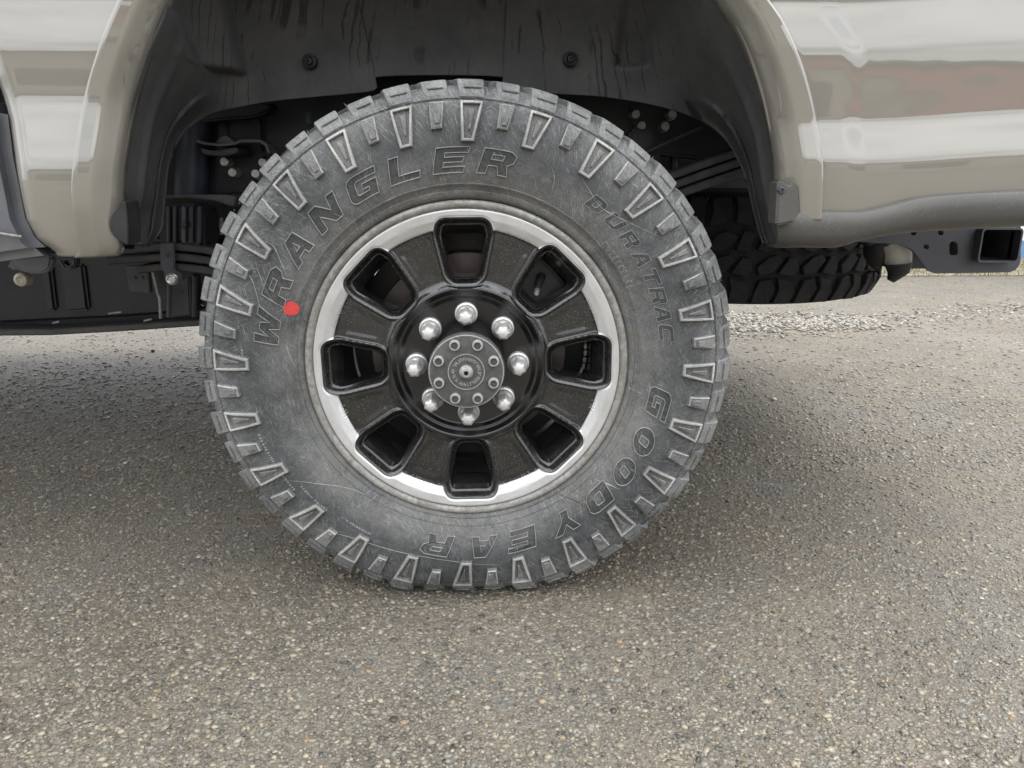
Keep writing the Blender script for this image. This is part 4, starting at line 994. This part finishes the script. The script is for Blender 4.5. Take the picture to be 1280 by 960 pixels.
# crossmember bracket group under the spring
br = prism('tank_bracket', [P(px, py, .50) for px, py in ((216, 356), (238, 346), (241, 392), (214, 396))], .49, .52, 'frame_grey', T, .003)
x, z = P(227, 364, .488); V, Fc = lathe_vf([(.4890, .005), (.4890, .0001)], 14, x, z); mk('bracket_hole_disc', V, Fc, 'caliper', br)  # small black disc, its colour stands for shade inside an opening
sweep('bracket_tube', [PP(212, 352, .47), PP(211, 396, .47)], .005, 'frame_grey', T, 8)
sweep('bracket_tube', [PP(244, 345, .48), PP(243, 396, .48)], .006, 'spring_steel', T, 8)
sweep('brake_hose', [PP(190, 333, .48), PP(193, 348, .48), PP(197, 365, .48), PP(200, 374, .48), PP(201, 398, .48)], .0035, 'flange', T, 8)
tb = prism('tag_plate', [P(px, py, .52) for px, py in ((157, 332), (186, 332), (189, 366), (163, 364), (160, 350))], .515, .53, 'frame_grey', T, .002)
x, z = P(172, 338, .512); prism('plate_mark', circ(x, z, .006, 4), .511, .5145, 'spring_steel', tb)
for px in (168, 177): x, z = P(px, 347, .512); prism('plate_mark', circ(x, z, .0035, 5), .511, .5145, 'spring_steel', tb)
sweep('brake_line', [PP(278, 252, .44), PP(277, 273, .44)], .002, 'black_plastic', T, 8)
sweep('hose_end', [PP(275, 272, .44), PP(277, 288, .44)], .006, 'flange', T, 10)
sweep('wire', [PP(302, 222, .43), PP(306, 232, .42), PP(300, 236, .42), PP(310, 246, .42)], .0018, 'black_plastic', T, 6)
sweep('wire', [PP(391, 122, .40), PP(387, 142, .40), PP(383, 165, .40)], .0022, 'black_plastic', T, 6)
box('wire_clip', PP(386, 147, .395), (.012, .01, .022), 'green_clip', T, .002)
sweep('sensor_bolt', [PP(145, 325, .50), PP(170, 325, .50)], .004, 'zinc', T, 8)
# fuel tank with its lower lip, dark and long
TY = .60
tk = prism('fuel_tank', [P(px, py, TY) for px, py in ((-420, 300), (250, 300), (256, 396), (150, 404), (-420, 432))], TY, TY + .75, 'navy_frame', T, .02, 3)
tk['label'] = 'dark fuel tank hung under the chassis'
tube = [PP(-430, 437, TY - .03), PP(0, 412.5, TY - .03), PP(70, 412, TY - .03), PP(160, 407, TY - .03), PP(262, 400, TY - .03)]
sweep('tank_lip', tube, 0, simple('lip_plastic', (.030, .030, .032), .45, noise=.3, nscale=20, bump=.3, dust=(.11, .105, .1), dust_amt=.4), tk, flat=(.03, .0075))
for (pa, pb) in ((50, 66), (74, 107)): prism('tank_rib', [P(px, py, TY - .01) for px, py in ((pa, 330), (pb - 3, 330), (pb + 4, 388), (pa + 9, 390))], TY - .012, TY + .002, simple('tank_rib_navy', (.014, .0155, .022), .38, noise=.3, nscale=14) if 'tank_rib_navy' not in M else 'tank_rib_navy', tk, .006, 3)
prism('heat_tab', [P(px, py, .2) for px, py in ((10, 329), (20, 322), (62, 318), (67, 322), (64, 336), (55, 342), (34, 342), (26, 337), (12, 337))], .195, .215, simple('tab_grey', (.13, .135, .15), .5, noise=.2, nscale=30), T, .004)
x, z = P(24, 350, .19); V, Fc = lathe_vf([(.21, .0125), (.196, .0125), (.192, .0110), (.190, .006), (.192, .003), (.192, .0001)], 24, x, z); mk('tab_bolt', V, Fc, simple('brass_bolt', (.40, .38, .31), .5, metal=.5, noise=.2, nscale=150), T, True, angle=30)
prism('hook', [P(px, py, .35) for px, py in ((72, 322), (98, 322), (98, 332), (92, 337), (82, 336), (77, 329))], .34, .36, 'frame_grey', T, .003, holes=[[P(px, py, .35) for px, py in ((81, 325), (92, 325), (92, 331), (85, 332))]])
for (a, b_, c, d) in ((136, 392, 152, 390), (180, 401, 190, 399), (66, 404, 74, 402)): sweep('rail_clip', [PP(a, b_, TY - .05), PP(c, d, TY - .05)], .0025, 'flange', T, 6)
# right side: shock, stays and cross pieces
sweep('stay_rod', [PP(805, 192, .40), PP(876, 158, .40)], .0045, 'spring_steel', T, 10)
sweep('shock_absorber', [PP(893, 140, .52), PP(884, 215, .50)], .014, 'navy_light', T, 14)
sweep('brake_pipe', [PP(911, 165, .5), PP(910, 205, .5)], .006, 'navy_light', T, 10)
sweep('stay_rod', [PP(841, 160, .5), PP(842, 215, .5)], .008, 'navy_frame', T, 10)
box('cross_member', (.35, 1.0, .70), (.07, 1.1, .07), 'navy_frame', T, .01)
box('cross_member', (-.45, 1.0, .76), (.08, 1.1, .10), 'navy_frame', T, .01)
box('far_rail', (0.1, 1.52, .74), (2.6, .07, .16), 'navy_frame', T, .01)

# ---------------------------------------------------------------- lower rear trim
TYY = -.016
up_ = smooth_path([P(px, py, TYY) for px, py in ((972, 266), (985, 265), (998, 265), (1040, 266), (1075, 266), (1108, 259), (1148, 249), (1200, 244), (1290, 239.5), (1420, 234))], 8)
dn_ = smooth_path([P(px, py, .02) for px, py in ((968, 307), (978, 307), (990, 306), (1040, 306), (1060, 300), (1105, 291), (1150, 286), (1200, 283.5), (1290, 279), (1420, 274))], 8)
V = []; Fc = []; sec_ = [(0, .018), (0.0, .003), (.02, -.001), (.06, -.004), (.30, -.006), (.6, -.005), (.8, .001), (.93, .012), (1.0, .028), (1.0, .07)]
xt0 = P(1000, 266, TYY)[0]
for (a, b_) in zip(up_, dn_):
    for (t, y) in sec_: V.append((a[0] + (b_[0] - a[0]) * t, TYY + y - .004 + 18 * max(0, xt0 - a[0]) ** 2, a[1] + (b_[1] - a[1]) * t))
m_ = len(sec_); Fc = [(i * m_ + j, i * m_ + j + 1, (i + 1) * m_ + j + 1, (i + 1) * m_ + j) for i in range(len(up_) - 1) for j in range(m_ - 1)]
tr = mk('lower_trim', V, Fc, 'grey_trim', T, True, angle=50); mm = tr.modifiers.new('thickness', 'SOLIDIFY'); mm.thickness = .003
tr['label'] = 'scuffed grey plastic trim along the panel bottom'
prism('trim_tab', [P(px, py, -.02) for px, py in ((970, 226), (975, 224), (984, 231), (994, 229), (998, 233), (1000, 268), (1000, 276), (968, 282))], -.026, .01, 'grey_trim', tr, .004, 3)
x, z = P(977, 238, -.028); V, Fc = lathe_vf([(-.025, .0055), (-.029, .0050), (-.030, .0035), (-.028, .0020), (-.028, .0001)], 6, x, z); mk('tab_screw', V, Fc, 'frame_grey', tr)

# ---------------------------------------------------------------- hitch
HY = .42
slot = [P(px, py, HY) for px, py in [(1192 + 5.3 * math.cos(t), 306.5 + 5 * math.sin(t)) for t in np.linspace(math.pi, 2 * math.pi, 9)] + [(1192 + 5.3 * math.cos(t), 315 + 5 * math.sin(t)) for t in np.linspace(0, math.pi, 9)]]
slot = slot[::-1]
hl = lambda px, py, r_: [P(px + r_ * math.cos(t), py + r_ * math.sin(t), HY) for t in np.linspace(0, 2 * math.pi, 16, endpoint=False)]
xa, za = P(1228, 285, HY - .02); xb, zb_ = P(1272, 328, HY - .02); w_ = .0035
ot = round_poly([(xa, zb_), (xb, zb_), (xb, za), (xa, za)], .010, 4); it = round_poly([(xa + w_, zb_ + w_), (xb - w_, zb_ + w_), (xb - w_, za - w_), (xa + w_, za - w_)], .007, 4)
hp = prism('hitch_plate', [P(px, py, HY) for px, py in ((1040, 300), (1048, 272), (1276, 260), (1276, 325), (1274, 332), (1270, 337), (1262, 340.5), (1170, 342), (1162, 339), (1157, 334), (1142, 314), (1134, 309), (1122, 305.5))], HY, HY + .010, simple('hitch_grey', (.055, .058, .072), .48, noise=.25, nscale=16, bump=.1, dust=(.10, .10, .10), dust_amt=.25), T, .0012, 1,
           holes=[it, slot, hl(1158, 308.5, 3.3), hl(1142, 291, 3.4), hl(1176, 291, 3.4)])
hp['label'] = 'grey steel hitch side plate with holes and slot'
prism('cross_tube', ot, HY - .022, HY + 1.1, 'hitch_grey', T, 0, 1, holes=[it])
box('tube_dark_plate', ((xa + xb) / 2, HY + .7, (za + zb_) / 2), (xb - xa - .0075, .004, za - zb_ - .0075), 'caliper', T)  # added black plate, puts deep shade inside the tube mouth
# plug sockets ahead of the plate
cn = sweep('wiring_socket', [PP(1118, 303, .47), PP(1121, 318, .47), PP(1122, 330, .47)], [.030, .030, .028], 'connector_grey', T, 18)
sweep('socket_boot', [PP(1122, 329, .46), PP(1122, 338, .46), PP(1117, 345, .46), PP(1113, 351, .46)], [.029, .024, .014, .008], 'black_plastic', cn, 14)
sweep('socket_boot', [PP(1098, 305, .49), PP(1098, 318, .49), PP(1099, 332, .49)], [.030, .030, .018], 'black_plastic', cn, 14)
box('socket_bracket', PP(1098, 303, .5), (.07, .05, .012), 'hitch_grey', cn, .003)
prism('hitch_brace', [P(px, py, .62) for px, py in ((1130, 300), (1180, 300), (1180, 336), (1138, 336))], .62, .64, 'hitch_grey', T, .003)

# ---------------------------------------------------------------- spare tyre, lying flat under the bed
SX, SYY, SZ = .69, 1.0, .507; SR = .418
pr_ = [(-.095, .23), (-.125, .27), (-.135, .32), (-.128, .37), (-.112, .394), (-.100, .401), (0, .405), (.100, .401), (.112, .394), (.128, .37), (.135, .32), (.125, .27), (.095, .23), (0, .21)]
V, Fc = lathe_vf([(SZ + y, r) for y, r in pr_], 96, SX, closed=True, axis='Z', cy=SYY)
spare = mk('spare_tyre', V, Fc, 'spare_rubber', T, True, angle=50)
spare['label'] = 'black mud tread spare tyre slung flat under the bed'
def sblock(a, poly):
    """poly: (angle deg, height) outline of one tread block, raised from the carcass"""
    bm = bmesh.new(); ins = .0012
    cu = sum(p[0] for p in poly) / len(poly); cv = sum(p[1] for p in poly) / len(poly)
    def pt(p, r, k_): 
        t = R(a + cu + (p[0] - cu) * k_); h = cv + (p[1] - cv) * k_; r = r - .02 * max(0, (abs(h) - .085)) / .04
        return (SX + r * math.cos(t), SYY + r * math.sin(t), SZ + h)
    lo_ = [bm.verts.new(pt(p, .398, 1)) for p in poly]; md = [bm.verts.new(pt(p, SR - .002, .97)) for p in poly]; hi = [bm.verts.new(pt(p, SR, .91)) for p in poly]
    m = len(poly); bm.faces.new(hi); bm.faces.new(lo_[::-1])
    for i in range(m):
        bm.faces.new((lo_[i], lo_[(i + 1) % m], md[(i + 1) % m], md[i])); bm.faces.new((md[i], md[(i + 1) % m], hi[(i + 1) % m], hi[i]))
    return bm_obj('tread_block', bm, 'spare_rubber', spare, 0, 1, True, 20)
for i in range(24):
    a = i * 15.
    jj = rnd.uniform(-.4, .4)
    sblock(a + jj, [(-6, -.122), (.2, -.120), (1.0, -.085), (-.4, -.060), (-4.2, -.066), (-5.4, -.088)])
    sblock(a + jj, [(1.5, -.122), (7.6, -.124), (7.8, -.095), (6.2, -.068), (1.4, -.058), (2.2, -.085)])
    sblock(a, [(-5, -.054), (-.6, -.049), (3.0, -.020), (.8, -.006), (-2.0, -.012), (-5.6, -.034)])
    sblock(a, [(1.4, -.050), (6.6, -.058), (8.2, -.040), (7.4, -.014), (4.6, -.012)])
    sblock(a, [(-6.0, .006), (-3.0, -.002), (1.0, .008), (3.2, .036), (-.4, .048), (-3.8, .040)])
    sblock(a, [(2.4, .004), (6.6, -.002), (7.4, .022), (8.4, .044), (4.8, .050)])
    sblock(a + jj, [(-6, .058), (-1, .062), (1.2, .088), (.6, .122), (-5.6, .120), (-5.0, .088)])
    sblock(a + jj, [(2.2, .064), (7.4, .058), (7.2, .09), (7.8, .122), (2.0, .124), (2.6, .09)])
